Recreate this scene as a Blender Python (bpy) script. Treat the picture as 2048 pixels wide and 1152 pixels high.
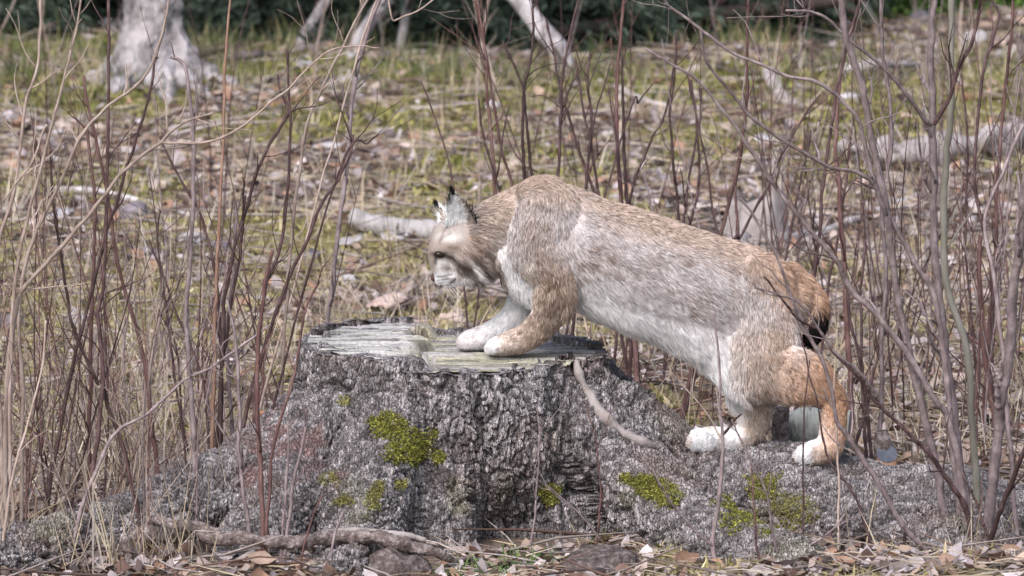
import bpy, math, random
import numpy as np
from mathutils import Vector

random.seed(7)
RNG = np.random.default_rng(11)
SC = bpy.context.scene
COL = SC.collection
for o in list(bpy.data.objects):
    bpy.data.objects.remove(o)

# ------------------------------------------------------------------ camera
PITCH = math.radians(7.0)
DIST = 15.0
PPM = 810.0                       # photograph pixels per metre at DIST
TGT = np.array([0.0, 0.0, 0.62])
FWD = np.array([0.0, math.cos(PITCH), -math.sin(PITCH)])
UPV = np.array([0.0, math.sin(PITCH), math.cos(PITCH)])
CAM = TGT - FWD * DIST
cam_data = bpy.data.cameras.new('camera')
cam = bpy.data.objects.new('camera', cam_data)
COL.objects.link(cam)
cam.location = CAM
cam.rotation_euler = (math.pi / 2 - PITCH, 0, 0)
cam_data.sensor_width = 36
cam_data.lens = 36 * DIST / (2048 / PPM)
cam_data.clip_start = 0.5
cam_data.clip_end = 1500
cam_data.dof.use_dof = True
cam_data.dof.focus_distance = DIST + 0.12
cam_data.dof.aperture_fstop = 9.0
SC.camera = cam

# ------------------------------------------------------------------ light (overcast)
SUN_EL, SUN_AZ = math.radians(47), math.radians(205)   # azimuth clockwise from +Y
world = bpy.data.worlds.new('World')
SC.world = world
world.use_nodes = True
nt = world.node_tree
nt.nodes.clear()
sky = nt.nodes.new('ShaderNodeTexSky')
sky.sky_type = 'NISHITA'
sky.sun_disc = False
sky.sun_elevation = SUN_EL
sky.sun_rotation = SUN_AZ
sky.dust_density = 4.0
sky.air_density = 1.0
hsv = nt.nodes.new('ShaderNodeHueSaturation')
hsv.inputs['Saturation'].default_value = 0.85
bg = nt.nodes.new('ShaderNodeBackground')
bg.inputs['Strength'].default_value = 0.13
wo = nt.nodes.new('ShaderNodeOutputWorld')
nt.links.new(sky.outputs[0], hsv.inputs['Color'])
nt.links.new(hsv.outputs[0], bg.inputs['Color'])
nt.links.new(bg.outputs[0], wo.inputs['Surface'])

sun_data = bpy.data.lights.new('sun', 'SUN')
sun_data.energy = 1.5
sun_data.angle = math.radians(30)
sun_data.color = (1.0, 0.97, 1.0)
sun = bpy.data.objects.new('sun', sun_data)
COL.objects.link(sun)
sd = Vector((math.sin(SUN_AZ) * math.cos(SUN_EL), math.cos(SUN_AZ) * math.cos(SUN_EL), math.sin(SUN_EL)))
sun.rotation_euler = sd.to_track_quat('Z', 'Y').to_euler()

SC.view_settings.view_transform = 'Standard'
SC.view_settings.look = 'None'
SC.view_settings.gamma = 1.0
SC.view_settings.use_curve_mapping = False
SC.view_settings.exposure = 0.67
SC.render.engine = 'CYCLES'
SC.cycles.max_bounces = 5
SC.cycles.diffuse_bounces = 3
SC.cycles.glossy_bounces = 1
SC.cycles.transmission_bounces = 2
SC.cycles.use_denoising = True
try:
    SC.cycles_curves.shape = 'RIBBONS'
except Exception:
    pass

# ------------------------------------------------------------------ pixel <-> world helpers
K = PPM * DIST
def ray(px, py):
    return FWD + np.array([1.0, 0, 0]) * ((px - 1024) / K) + UPV * ((576 - py) / K)
def P(px, py, Y):
    d = ray(px, py)
    return CAM + d * ((Y - CAM[1]) / d[1])
def G(px, py, z=0.0):
    d = ray(px, py)
    return CAM + d * ((z - CAM[2]) / d[2])
def proj(v):
    q = np.atleast_2d(v) - CAM
    dep = q @ FWD
    return np.stack([1024 + K * q[:, 0] / dep, 576 - K * (q @ UPV) / dep, dep], 1)
def mpp(Y):                       # metres per photograph pixel at plane Y
    return (DIST + Y) / K

# ------------------------------------------------------------------ numpy noise
def _h(ix, iy, iz, s=0):
    n = (ix.astype(np.int64) * 374761393 + iy.astype(np.int64) * 668265263 + iz.astype(np.int64) * 2147483647 + s * 144665) & 0x7fffffff
    n = ((n ^ (n >> 13)) * 1274126177) & 0x7fffffff
    n = ((n ^ (n >> 16)) * 668265263) & 0x7fffffff
    return ((n ^ (n >> 15)) & 0xffffff) / float(0xffffff)
def vnoise(p, s=0):
    p = np.atleast_2d(p)
    if p.shape[1] == 2:
        p = np.column_stack([p, np.zeros(len(p))])
    i = np.floor(p); f = p - i
    f = f * f * f * (f * (f * 6 - 15) + 10)
    r = 0
    for a in (0, 1):
        for b in (0, 1):
            for c in (0, 1):
                w = (f[:, 0] if a else 1 - f[:, 0]) * (f[:, 1] if b else 1 - f[:, 1]) * (f[:, 2] if c else 1 - f[:, 2])
                r = r + w * _h(i[:, 0] + a, i[:, 1] + b, i[:, 2] + c, s)
    return r * 2 - 1
def fbm(p, oct=4, s=0, gain=0.5):
    p = np.atleast_2d(p).astype(float)
    r, a = 0, 1.0
    for k in range(oct):
        r = r + a * vnoise(p * (2.03 ** k) + 17.3 * k, s + k)
        a *= gain
    return r
def worley(p, s=0):
    i = np.floor(p)
    f1 = np.full(len(p), 9.0); f2 = np.full(len(p), 9.0)
    cid = np.zeros(len(p)); off = np.zeros((len(p), 3))
    for a in (-1, 0, 1):
        for b in (-1, 0, 1):
            for c in (-1, 0, 1):
                j = i + np.array([a, b, c])
                q = np.stack([_h(j[:, 0], j[:, 1], j[:, 2], s + k) for k in (1, 2, 3)], 1) + j
                dv = p - q
                d = np.sqrt((dv * dv).sum(1))
                ident = _h(j[:, 0], j[:, 1], j[:, 2], s + 9)
                n1 = d < f1
                f2 = np.where(n1, f1, np.minimum(f2, d))
                cid = np.where(n1, ident, cid)
                off = np.where(n1[:, None], dv, off)
                f1 = np.where(n1, d, f1)
    return f1, f2, cid, off
def sstep(a, b, x):
    t = np.clip((x - a) / (b - a), 0, 1)
    return t * t * (3 - 2 * t)
def lerp(a, b, t):
    return a + (b - a) * t
def unit(v):
    return v / np.maximum(np.linalg.norm(v, axis=-1, keepdims=True), 1e-9)

# ------------------------------------------------------------------ object helpers
def setp(o, label=None, cat=None, group=None, kind=None):
    if label: o['label'] = label
    if cat: o['category'] = cat
    if group: o['group'] = group
    if kind: o['kind'] = kind
    return o
def empty(name, loc=(0, 0, 0)):
    o = bpy.data.objects.new(name, None)
    o.location = loc
    o.empty_display_size = 0.05
    COL.objects.link(o)
    return o
def mesh_obj(name, verts, faces, mat=None, parent=None, smooth=True, col=None):
    me = bpy.data.meshes.new(name)
    verts = np.asarray(verts, dtype=np.float64)
    if parent is not None:
        verts = verts - np.array(WORLD_LOC.get(parent.name, (0, 0, 0)))
    if isinstance(faces, np.ndarray) and faces.ndim == 2:
        nf, k = faces.shape
        me.vertices.add(len(verts)); me.vertices.foreach_set('co', verts.astype(np.float32).ravel())
        me.loops.add(nf * k); me.loops.foreach_set('vertex_index', faces.astype(np.int32).ravel())
        me.polygons.add(nf)
        me.polygons.foreach_set('loop_start', np.arange(0, nf * k, k, dtype=np.int32))
        me.update(calc_edges=True)
    else:
        me.from_pydata(verts.tolist(), [], [tuple(int(q) for q in f) for f in faces])
    if smooth and len(me.polygons):
        me.polygons.foreach_set('use_smooth', np.ones(len(me.polygons), dtype=bool))
    if col is not None:
        set_col(me, col)
    me.update()
    o = bpy.data.objects.new(name, me)
    COL.objects.link(o)
    if mat: me.materials.append(mat)
    if parent is not None: o.parent = parent
    return o
WORLD_LOC = {}
def root(name, loc, label, cat, group=None):
    o = empty(name, tuple(float(q) for q in loc))
    WORLD_LOC[o.name] = tuple(float(q) for q in loc)
    return setp(o, label, cat, group)
def set_col(me, col, name='Col'):
    a = me.color_attributes.new(name, 'FLOAT_COLOR', 'POINT')
    c = np.ones((len(me.vertices), 4), dtype=np.float32)
    c[:, :3] = np.clip(col, 0, 1)
    a.data.foreach_set('color', c.ravel())

def smooth_path(pts, n):
    """Catmull-Rom through pts (k x m) -> n samples."""
    p = np.asarray(pts, float)
    if len(p) == 2:
        t = np.linspace(0, 1, n)[:, None]
        return p[0] + (p[1] - p[0]) * t
    q = np.vstack([2 * p[0] - p[1], p, 2 * p[-1] - p[-2]])
    t = np.linspace(0, len(p) - 1 - 1e-6, n)
    i = t.astype(int); f = (t - i)[:, None]
    a, b, c, d = q[i], q[i + 1], q[i + 2], q[i + 3]
    return 0.5 * (2 * b + (c - a) * f + (2 * a - 5 * b + 4 * c - d) * f ** 2 + (3 * b - a - 3 * c + d) * f ** 3)
def tube(path, rad, sides=6, cap=True, flat=None, voff=0):
    """tapered tube along path; flat = (axis vector, factor) squashes the section along the axis."""
    p = np.asarray(path, float); n = len(p)
    r = np.broadcast_to(np.asarray(rad, float), (n,))
    t = unit(np.gradient(p, axis=0))
    ref = np.array([0.0, 1.0, 0.0]) if abs(t[0][1]) < 0.9 else np.array([1.0, 0, 0])
    u = unit(np.cross(t, ref)[None])[0] if t.ndim == 1 else None
    us = []
    a = np.cross(t[0], ref); a /= np.linalg.norm(a)
    for k in range(n):
        a = a - t[k] * (a @ t[k]); a /= max(np.linalg.norm(a), 1e-9)
        us.append(a.copy())
    us = np.array(us); vs = np.cross(t, us)
    ang = np.linspace(0, 2 * np.pi, sides, endpoint=False)
    off = us[:, None, :] * np.cos(ang)[None, :, None] + vs[:, None, :] * np.sin(ang)[None, :, None]
    v = (p[:, None, :] + off * r[:, None, None]).reshape(-1, 3)
    f = []
    k = np.arange(n - 1)[:, None] * sides; s = np.arange(sides)[None]; s2 = (s + 1) % sides
    f = np.stack([k + s, k + s2, k + sides + s2, k + sides + s], -1).reshape(-1, 4)
    faces = [tuple(x) for x in (f + voff).tolist()]
    if cap:
        faces.append(tuple(voff + q for q in range(sides - 1, -1, -1)))
        faces.append(tuple(voff + (n - 1) * sides + q for q in range(sides)))
    return v, faces
def join(parts):
    V, F, n = [], [], 0
    for v, f in parts:
        V.append(v); F += [tuple(q + n for q in x) for x in f]; n += len(v)
    return np.vstack(V), F

# ------------------------------------------------------------------ materials
MATS = {}
def new_mat(name):
    m = bpy.data.materials.new(name); m.use_nodes = True
    n = m.node_tree.nodes; n.clear()
    out = n.new('ShaderNodeOutputMaterial'); b = n.new('ShaderNodeBsdfPrincipled')
    m.node_tree.links.new(b.outputs[0], out.inputs[0])
    b.inputs['Specular IOR Level'].default_value = 0.25
    MATS[name] = m
    return m, m.node_tree, b
def noise_mat(name, colors, scale=30, stretch=(1, 1, 1), rough=0.85, bump=0.3, bump_scale=None, obj_var=0.25, detail=6, spec=0.2, dist=0.01):
    """noise-driven colour ramp over object coordinates, bump, small per-object variation."""
    m, t, b = new_mat(name)
    L = t.links
    tc = t.nodes.new('ShaderNodeTexCoord'); mp = t.nodes.new('ShaderNodeMapping')
    mp.inputs['Scale'].default_value = stretch
    L.new(tc.outputs['Object'], mp.inputs['Vector'])
    oi = t.nodes.new('ShaderNodeObjectInfo')
    add = t.nodes.new('ShaderNodeVectorMath'); add.operation = 'ADD'
    ml = t.nodes.new('ShaderNodeVectorMath'); ml.operation = 'SCALE'
    cmb = t.nodes.new('ShaderNodeCombineXYZ')
    for k in range(3): L.new(oi.outputs['Random'], cmb.inputs[k])
    L.new(cmb.outputs[0], ml.inputs[0]); ml.inputs['Scale'].default_value = 37.0
    L.new(mp.outputs[0], add.inputs[0]); L.new(ml.outputs[0], add.inputs[1])
    nz = t.nodes.new('ShaderNodeTexNoise'); nz.inputs['Scale'].default_value = scale; nz.inputs['Detail'].default_value = detail
    nz.inputs['Roughness'].default_value = 0.65
    L.new(add.outputs[0], nz.inputs['Vector'])
    rp = t.nodes.new('ShaderNodeValToRGB')
    els = rp.color_ramp.elements
    while len(els) > 1: els.remove(els[-1])
    ps = np.linspace(0.3, 0.7, len(colors))
    els[0].position = ps[0]; els[0].color = (*colors[0], 1)
    for q, c in zip(ps[1:], colors[1:]):
        e = els.new(q); e.color = (*c, 1)
    L.new(nz.outputs['Fac'], rp.inputs['Fac'])
    hv = t.nodes.new('ShaderNodeHueSaturation')
    mr = t.nodes.new('ShaderNodeMapRange'); mr.inputs['To Min'].default_value = 1 - obj_var; mr.inputs['To Max'].default_value = 1 + obj_var
    L.new(oi.outputs['Random'], mr.inputs['Value']); L.new(mr.outputs[0], hv.inputs['Value'])
    L.new(rp.outputs[0], hv.inputs['Color']); L.new(hv.outputs[0], b.inputs['Base Color'])
    b.inputs['Roughness'].default_value = rough
    b.inputs['Specular IOR Level'].default_value = spec
    if bump:
        n2 = t.nodes.new('ShaderNodeTexNoise'); n2.inputs['Scale'].default_value = bump_scale or scale * 2; n2.inputs['Detail'].default_value = 8
        L.new(add.outputs[0], n2.inputs['Vector'])
        bp = t.nodes.new('ShaderNodeBump'); bp.inputs['Strength'].default_value = bump; bp.inputs['Distance'].default_value = dist
        L.new(n2.outputs['Fac'], bp.inputs['Height']); L.new(bp.outputs[0], b.inputs['Normal'])
    return m
def col_mat(name, rough=0.85, noise=0.25, scale=60, bump=0.0, spec=0.2, translucent=0.0, bscale=None, dist=0.005):
    """base colour from the point colour attribute Col, modulated by fine noise."""
    m, t, b = new_mat(name)
    L = t.links
    at = t.nodes.new('ShaderNodeAttribute'); at.attribute_name = 'Col'
    tc = t.nodes.new('ShaderNodeTexCoord')
    nz = t.nodes.new('ShaderNodeTexNoise'); nz.inputs['Scale'].default_value = scale; nz.inputs['Detail'].default_value = 6; nz.inputs['Roughness'].default_value = 0.7
    L.new(tc.outputs['Object'], nz.inputs['Vector'])
    mr = t.nodes.new('ShaderNodeMapRange')
    mr.inputs['From Min'].default_value = 0.3; mr.inputs['From Max'].default_value = 0.7
    mr.inputs['To Min'].default_value = 1 - noise; mr.inputs['To Max'].default_value = 1 + noise
    L.new(nz.outputs['Fac'], mr.inputs['Value'])
    hv = t.nodes.new('ShaderNodeHueSaturation')
    L.new(mr.outputs[0], hv.inputs['Value']); L.new(at.outputs['Color'], hv.inputs['Color'])
    L.new(hv.outputs[0], b.inputs['Base Color'])
    b.inputs['Roughness'].default_value = rough
    b.inputs['Specular IOR Level'].default_value = spec
    if bump:
        n2 = t.nodes.new('ShaderNodeTexNoise'); n2.inputs['Scale'].default_value = bscale or scale * 2; n2.inputs['Detail'].default_value = 8
        L.new(tc.outputs['Object'], n2.inputs['Vector'])
        bp = t.nodes.new('ShaderNodeBump'); bp.inputs['Strength'].default_value = bump; bp.inputs['Distance'].default_value = dist
        L.new(n2.outputs['Fac'], bp.inputs['Height']); L.new(bp.outputs[0], b.inputs['Normal'])
    if translucent:
        tr = t.nodes.new('ShaderNodeBsdfTranslucent'); mx = t.nodes.new('ShaderNodeMixShader')
        mx.inputs[0].default_value = translucent
        L.new(hv.outputs[0], tr.inputs['Color'])
        out = [q for q in t.nodes if q.type == 'OUTPUT_MATERIAL'][0]
        L.new(b.outputs[0], mx.inputs[1]); L.new(tr.outputs[0], mx.inputs[2]); L.new(mx.outputs[0], out.inputs[0])
    return m

noise_mat('twig_pale', [(.20, .155, .13), (.38, .30, .26), (.50, .42, .38)], 40, (1, 1, .4), bump=.5, dist=.004)
noise_mat('twig_dark', [(.035, .022, .022), (.075, .045, .046), (.15, .10, .10)], 45, (1, 1, .6), bump=.5, rough=.65, dist=.004)
noise_mat('twig_red', [(.075, .04, .038), (.135, .075, .07), (.23, .15, .14)], 40, (1, 1, .4), bump=.4, rough=.7, dist=.004)
noise_mat('twig_grey', [(.11, .085, .088), (.22, .175, .18), (.36, .30, .31)], 45, (1, 1, .6), bump=.6, dist=.004)
noise_mat('twig_green', [(.16, .15, .12), (.26, .25, .21), (.34, .32, .30)], 14, (1, 1, .35), bump=.35)
noise_mat('twig_orange', [(.16, .095, .07), (.26, .16, .12), (.38, .27, .21)], 40, (1, 1, .4), bump=.4, dist=.004)
noise_mat('bud', [(.10, .04, .04), (.2, .09, .08)], 60, bump=0)
noise_mat('stone', [(.20, .19, .20), (.42, .40, .42), (.62, .60, .62)], 18, bump=.6, bump_scale=60, obj_var=.2)
noise_mat('pale_flake', [(.26, .24, .25), (.46, .44, .46), (.60, .58, .61)], 30, bump=.5, obj_var=.15)
noise_mat('dark_flake', [(.12, .11, .13), (.22, .20, .23), (.36, .33, .36)], 22, bump=.5, obj_var=.25)
noise_mat('weathered', [(.18, .16, .16), (.36, .33, .33), (.52, .49, .50)], 12, (1, 1, 1), bump=.6, bump_scale=50)
noise_mat('birch_log', [(.07, .06, .06), (.34, .32, .32), (.50, .48, .48), (.60, .58, .59)], 16, (2.2, .7, .7), bump=.8, bump_scale=50)
noise_mat('bare_wood', [(.22, .19, .18), (.36, .32, .31), (.46, .42, .42)], 16, (1, 1, 1), bump=.5, bump_scale=80)
noise_mat('rotten', [(.20, .09, .05), (.38, .20, .12), (.50, .33, .24)], 14, bump=.6)
noise_mat('cut_blue', [(.10, .11, .14), (.17, .19, .24)], 40, bump=.2)
noise_mat('birch_bark', [(.06, .055, .06), (.28, .26, .27), (.50, .47, .49), (.64, .61, .63)], 9, (1, 1, .5), bump=1.0, bump_scale=24, dist=.05)
noise_mat('spruce_bark', [(.03, .025, .025), (.07, .055, .05), (.12, .10, .09)], 8, (1, 1, .3), bump=.8, dist=.03)
col_mat('litter', rough=.8, noise=.25, scale=45, translucent=.12)
col_mat('blade', rough=.75, noise=.15, scale=20, translucent=.2)
col_mat('moss', rough=.9, noise=.25, scale=90)
col_mat('bark', rough=.9, noise=.32, scale=90, bump=.6, bscale=180, dist=.005)
col_mat('needles', rough=.6, noise=.2, scale=10)
col_mat('furmat', rough=.75, noise=.0, scale=10, spec=.12)
col_mat('skin_fur', rough=.85, noise=.2, scale=160)

# the bark gets a fine net of cracks on top of its modelled scales
_t = MATS['bark'].node_tree
_bp = [q for q in _t.nodes if q.type == 'BUMP'][0]
_tc = [q for q in _t.nodes if q.type == 'TEX_COORD'][0]
_mp = _t.nodes.new('ShaderNodeMapping'); _mp.inputs['Scale'].default_value = (1, 1, .22)
_nz = _t.nodes.new('ShaderNodeTexNoise'); _nz.inputs['Scale'].default_value = 40; _nz.inputs['Detail'].default_value = 3
_mx = _t.nodes.new('ShaderNodeVectorMath'); _mx.operation = 'MULTIPLY_ADD'; _mx.inputs[1].default_value = (.02, .02, .02)
_vo = _t.nodes.new('ShaderNodeTexVoronoi'); _vo.feature = 'DISTANCE_TO_EDGE'; _vo.inputs['Scale'].default_value = 125
_b2 = _t.nodes.new('ShaderNodeBump'); _b2.inputs['Strength'].default_value = .9; _b2.inputs['Distance'].default_value = .009
_cl = _t.nodes.new('ShaderNodeMapRange'); _cl.inputs['From Max'].default_value = .16
_t.links.new(_tc.outputs['Object'], _mp.inputs['Vector']); _t.links.new(_tc.outputs['Object'], _nz.inputs['Vector'])
_t.links.new(_nz.outputs['Color'], _mx.inputs[0]); _t.links.new(_mp.outputs[0], _mx.inputs[2]); _t.links.new(_mx.outputs[0], _vo.inputs['Vector'])
_t.links.new(_vo.outputs['Distance'], _cl.inputs['Value']); _t.links.new(_cl.outputs[0], _b2.inputs['Height']); _t.links.new(_bp.outputs[0], _b2.inputs['Normal'])
_pb = [q for q in _t.nodes if q.type == 'BSDF_PRINCIPLED'][0]
_t.links.new(_b2.outputs[0], _pb.inputs['Normal'])
# ------------------------------------------------------------------ ground
def gz(x, y):
    p = np.column_stack([np.atleast_1d(x), np.atleast_1d(y)]).astype(float)
    h = 0.055 * fbm(p * 0.8, 2, 3) + 0.03 * fbm(p * 2.7, 3, 5)
    near = np.exp(-((p[:, 0] / 2.0) ** 2 + ((p[:, 1] - 0.2) / 1.0) ** 2))
    return h * (1 - 0.75 * near)
def gz1(x, y):
    return float(gz(x, y)[0])
def moss_mask(x, y):
    p = np.column_stack([x, y])
    m = fbm(p * 1.1, 3, 21)
    bias = 0.30 + 0.30 * np.exp(-((y - 4.6) / 1.8) ** 2) * (x < 0.1) + 0.15 * sstep(10.5, 12.5, y) - 0.12 * np.exp(-((y - 8.6) / 1.6) ** 2) - 0.2 * (x > 0.6) * (y < 7) - 0.55 * sstep(1.2, .2, y)
    return sstep(-0.05, 0.35, m + bias)
def axis(lo, hi, step, far, grow=1.5):
    a = list(np.arange(lo, hi + 1e-6, step)); d = step
    while a[-1] < far:
        d *= grow; a.append(a[-1] + d)
    d = step
    while a[0] > -far:
        d *= grow; a.insert(0, a[0] - d)
    return np.array(a)
gx, gy = axis(-4, 4, .05, 600), axis(-2, 18, .05, 600)
XX, YY = np.meshgrid(gx, gy)
gv = np.column_stack([XX.ravel(), YY.ravel(), np.zeros(XX.size)])
gv[:, 2] = gz(gv[:, 0], gv[:, 1])
nx, ny = len(gx), len(gy)
ii = (np.arange(ny - 1)[:, None] * nx + np.arange(nx - 1)[None]).ravel()
gf = np.stack([ii, ii + 1, ii + nx + 1, ii + nx], 1)
mm = moss_mask(gv[:, 0], gv[:, 1])[:, None]
soil = lerp(np.array([.11, .08, .065]), np.array([.26, .205, .17]), (fbm(gv * 3.1, 3, 41) * .5 + .5)[:, None])
mossc = lerp(np.array([.14, .125, .045]), np.array([.24, .22, .09]), (fbm(gv * 4.1, 3, 47) * .5 + .5)[:, None])
back = sstep(11.0, 13.0, gv[:, 1])[:, None]
mossc = lerp(mossc, np.array([.09, .13, .035]), back * .7)
gcol = lerp(soil, mossc, mm)
col_mat('ground_mat', rough=.95, noise=.4, scale=35, bump=.8, bscale=45, dist=.03)
ground = mesh_obj('ground', gv, gf, MATS['ground_mat'], col=gcol)
setp(ground, kind='structure')

# stump footprint as root capsules: (x, y, r) chains, shared with the stump builder
SX, SY = -0.165, 0.33
def near_stump(x, y, grow=0.0):
    d = (np.hypot(x - SX, y - SY) < 0.57 + grow)
    for (ax, ay, ar), (bx, by, br) in ROOT_SEGS:
        vx, vy = bx - ax, by - ay
        t = np.clip(((x - ax) * vx + (y - ay) * vy) / (vx * vx + vy * vy), 0, 1)
        d |= np.hypot(x - ax - t * vx, y - ay - t * vy) < lerp(ar, br, t) + grow
    return d
ROOT_SEGS = [((-.45, .25, .20), (-.75, .0, .14)), ((-.75, .0, .14), (-1.1, -.35, .09)),
             ((-.25, .0, .2), (-.3, -.3, .13)), ((.2, .28, .26), (.5, .22, .24)), ((.5, .22, .24), (.9, .12, .24)),
             ((.9, .12, .24), (1.3, .0, .22)), ((1.3, .0, .22), (1.7, -.15, .18)), ((.4, .05, .15), (.55, -.25, .12))]

def view_x(y, marg=0.25):
    return (DIST + y) / K * 1024 + marg
def scatter(n, y0, y1, dens_pow=1.0, marg=0.3, grow=0.0):
    """random ground points inside the view wedge (with a margin on both sides)."""
    y = y0 + (y1 - y0) * RNG.random(n) ** dens_pow
    w = (DIST + y) / K * 1024 + marg + .075 * np.maximum(y, 0)
    x = (RNG.random(n) * 2 - 1) * w
    ok = ~near_stump(x, y, grow)
    return x[ok], y[ok]

def blades(p0, d, length, width, bend, col, name, mat, kind='stuff', label=None, cat=None, parent=None, side=None):
    n = len(p0)
    d = unit(d)
    if side is None:
        a = RNG.random(n) * 2 * np.pi
        side = unit(np.cross(d, np.column_stack([np.cos(a), np.sin(a), np.zeros(n)])) + 1e-6)
    L = length[:, None]; W = width[:, None]
    g = np.array([0, 0, -1.0])
    m = p0 + d * L * .5 + g * (bend[:, None] * L * .25)
    e = p0 + d * L + g * (bend[:, None] * L)
    v = np.stack([p0 - side * W * .5, p0 + side * W * .5, m + side * W * .42, m - side * W * .42, e], 1).reshape(-1, 3)
    k = np.arange(n)[:, None] * 5
    tri = np.concatenate([k + np.array([[0, 1, 2]]), k + np.array([[0, 2, 3]]), k + np.array([[3, 2, 4]])], 0)
    o = mesh_obj(name, v, tri, mat, parent=parent, col=np.repeat(col, 5, 0), smooth=False)
    setp(o, label, cat, None, kind)
    return o

LEAF = np.array([[0, 0], [.22, .20], [.55, .30], [.85, .16], [1.08, 0], [.85, -.16], [.55, -.30], [.22, -.20], [.4, 0], [.72, 0]])
LEAF_F = np.array([[0, 1, 8], [1, 2, 8], [2, 9, 8], [2, 3, 9], [3, 4, 9], [4, 5, 9], [5, 6, 9], [6, 8, 9], [6, 7, 8], [7, 0, 8]])
def leaf_verts(n, size, curl_amp=1.0):
    u = LEAF[None, :, 0] - .5; v = LEAF[None, :, 1] * (0.75 + .6 * RNG.random(n))[:, None]
    c1 = (RNG.random(n) * 1.5 - .45)[:, None] * curl_amp; c2 = (RNG.random(n) * 2.6 - .5)[:, None] * curl_amp; c3 = (RNG.random(n) - .5)[:, None]
    z = c1 * u ** 2 + c2 * v ** 2 + c3 * u * v * 2
    q = np.stack([np.broadcast_to(u, v.shape), v, z], 2) * size[:, None, None]
    a = RNG.random(n) * 2 * np.pi
    tx = (RNG.normal(size=n)) * .45; ty = RNG.normal(size=n) * .45
    ca, sa = np.cos(a), np.sin(a)
    Rz = np.zeros((n, 3, 3)); Rz[:, 0, 0] = ca; Rz[:, 0, 1] = -sa; Rz[:, 1, 0] = sa; Rz[:, 1, 1] = ca; Rz[:, 2, 2] = 1
    Rx = np.zeros((n, 3, 3)); Rx[:, 0, 0] = 1; Rx[:, 1, 1] = np.cos(tx); Rx[:, 1, 2] = -np.sin(tx); Rx[:, 2, 1] = np.sin(tx); Rx[:, 2, 2] = np.cos(tx)
    Ry = np.zeros((n, 3, 3)); Ry[:, 1, 1] = 1; Ry[:, 0, 0] = np.cos(ty); Ry[:, 0, 2] = np.sin(ty); Ry[:, 2, 0] = -np.sin(ty); Ry[:, 2, 2] = np.cos(ty)
    R = Rz @ Ry @ Rx
    return np.einsum('nij,nkj->nki', R, q)
LEAFCOLS = np.array([[.36, .27, .22], [.44, .36, .33], [.27, .185, .145], [.38, .33, .34], [.46, .41, .42], [.17, .11, .09], [.34, .21, .15], [.29, .24, .24], [.52, .47, .48], [.12, .09, .085]])
def pick(cols, n, var=.22, w=None):
    c = cols[RNG.choice(len(cols), n, p=w)]
    return np.clip(c * (1 + var * RNG.normal(size=(n, 1))), .01, .9)

# dead leaves: the mass, and 300 of the nearest as pieces of the ground
def leaf_mass(n, y0, y1, s0, s1, name, label, pw=1.0):
    x, y = scatter(n, y0, y1, pw)
    keep = RNG.random(len(x)) > moss_mask(x, y) * .84
    x, y = x[keep], y[keep]
    m = len(x)
    q = leaf_verts(m, s0 + (s1 - s0) * RNG.random(m) ** 1.5)
    q += np.column_stack([x, y, gz(x, y) + .012 + .02 * RNG.random(m)])[:, None, :]
    f = (np.arange(m)[:, None, None] * 10 + LEAF_F[None]).reshape(-1, 3)
    o = mesh_obj(name, q.reshape(-1, 3), f, MATS['litter'], col=np.repeat(pick(LEAFCOLS, m), 10, 0), smooth=False)
    return setp(o, label, 'leaf litter', None, 'stuff')
leaf_mass(1500, -.9, .6, .03, .07, 'leaf_litter', 'brown and pinkish dead leaves banked around the foot of the stump')
leaf_mass(21000, -1.2, 7.0, .025, .07, 'leaf_litter', 'curled brown and grey dead leaves covering the clearing around the stump')
leaf_mass(24000, 7.0, 17.5, .04, .09, 'leaf_litter', 'small dead leaves strewn over the far ground below the birch')

lms = []
for k in range(12):
    q = leaf_verts(1, np.array([1.0]))[0]
    me = bpy.data.meshes.new('leaf'); me.from_pydata(q.tolist(), [], LEAF_F.tolist())
    c = [LEAFCOLS[k % 10]] * 10
    set_col(me, np.array(c)); me.materials.append(MATS['litter']); lms.append(me)
lx, ly = scatter(900, -.9, 5.5, 1.3, 0.0)
sel = RNG.permutation(len(lx))[:290]
for k in sel:
    o = bpy.data.objects.new('leaf', lms[random.randrange(12)])
    COL.objects.link(o); o.parent = ground
    s = random.uniform(.04, .08)
    o.scale = (s, s, s); o.rotation_euler = (random.uniform(-.3, .3), random.uniform(-.3, .3), random.uniform(0, 6.28))
    o.location = (lx[k], ly[k], gz1(lx[k], ly[k]) + .028)

# matted straw: long dry blades lying nearly flat
STRAW = np.array([[.50, .42, .29], [.44, .36, .26], [.58, .51, .40], [.34, .27, .20], [.48, .43, .39]])
def straw(n, y0, y1, lo, hi, w, lift, name, label, pw=1.0, pred=None, cols=STRAW):
    x, y = scatter(n, y0, y1, pw)
    if pred is not None:
        k = pred(x, y); x, y = x[k], y[k]
    m = len(x)
    a = RNG.random(m) * 2 * np.pi
    d = np.column_stack([np.cos(a), np.sin(a), lift * RNG.random(m)])
    p = np.column_stack([x, y, gz(x, y) + .006 + .03 * RNG.random(m)])
    L = lo + (hi - lo) * RNG.random(m) ** 1.4
    return blades(p, d, L, w * (.6 + .8 * RNG.random(m)), lift * .6 * RNG.random(m), pick(cols, m), name, MATS['blade'], 'stuff', label, 'dry grass')
straw(15000, -1.2, 7, .05, .20, .0030, .35, 'dry_grass', 'matted dry grass stalks lying over the clearing floor')
straw(17000, 7, 16, .08, .26, .0050, .35, 'dry_grass', 'pale flattened straw on the ground beyond the stump', pred=lambda x, y: RNG.random(len(x)) > .55 * moss_mask(x, y))
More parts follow.
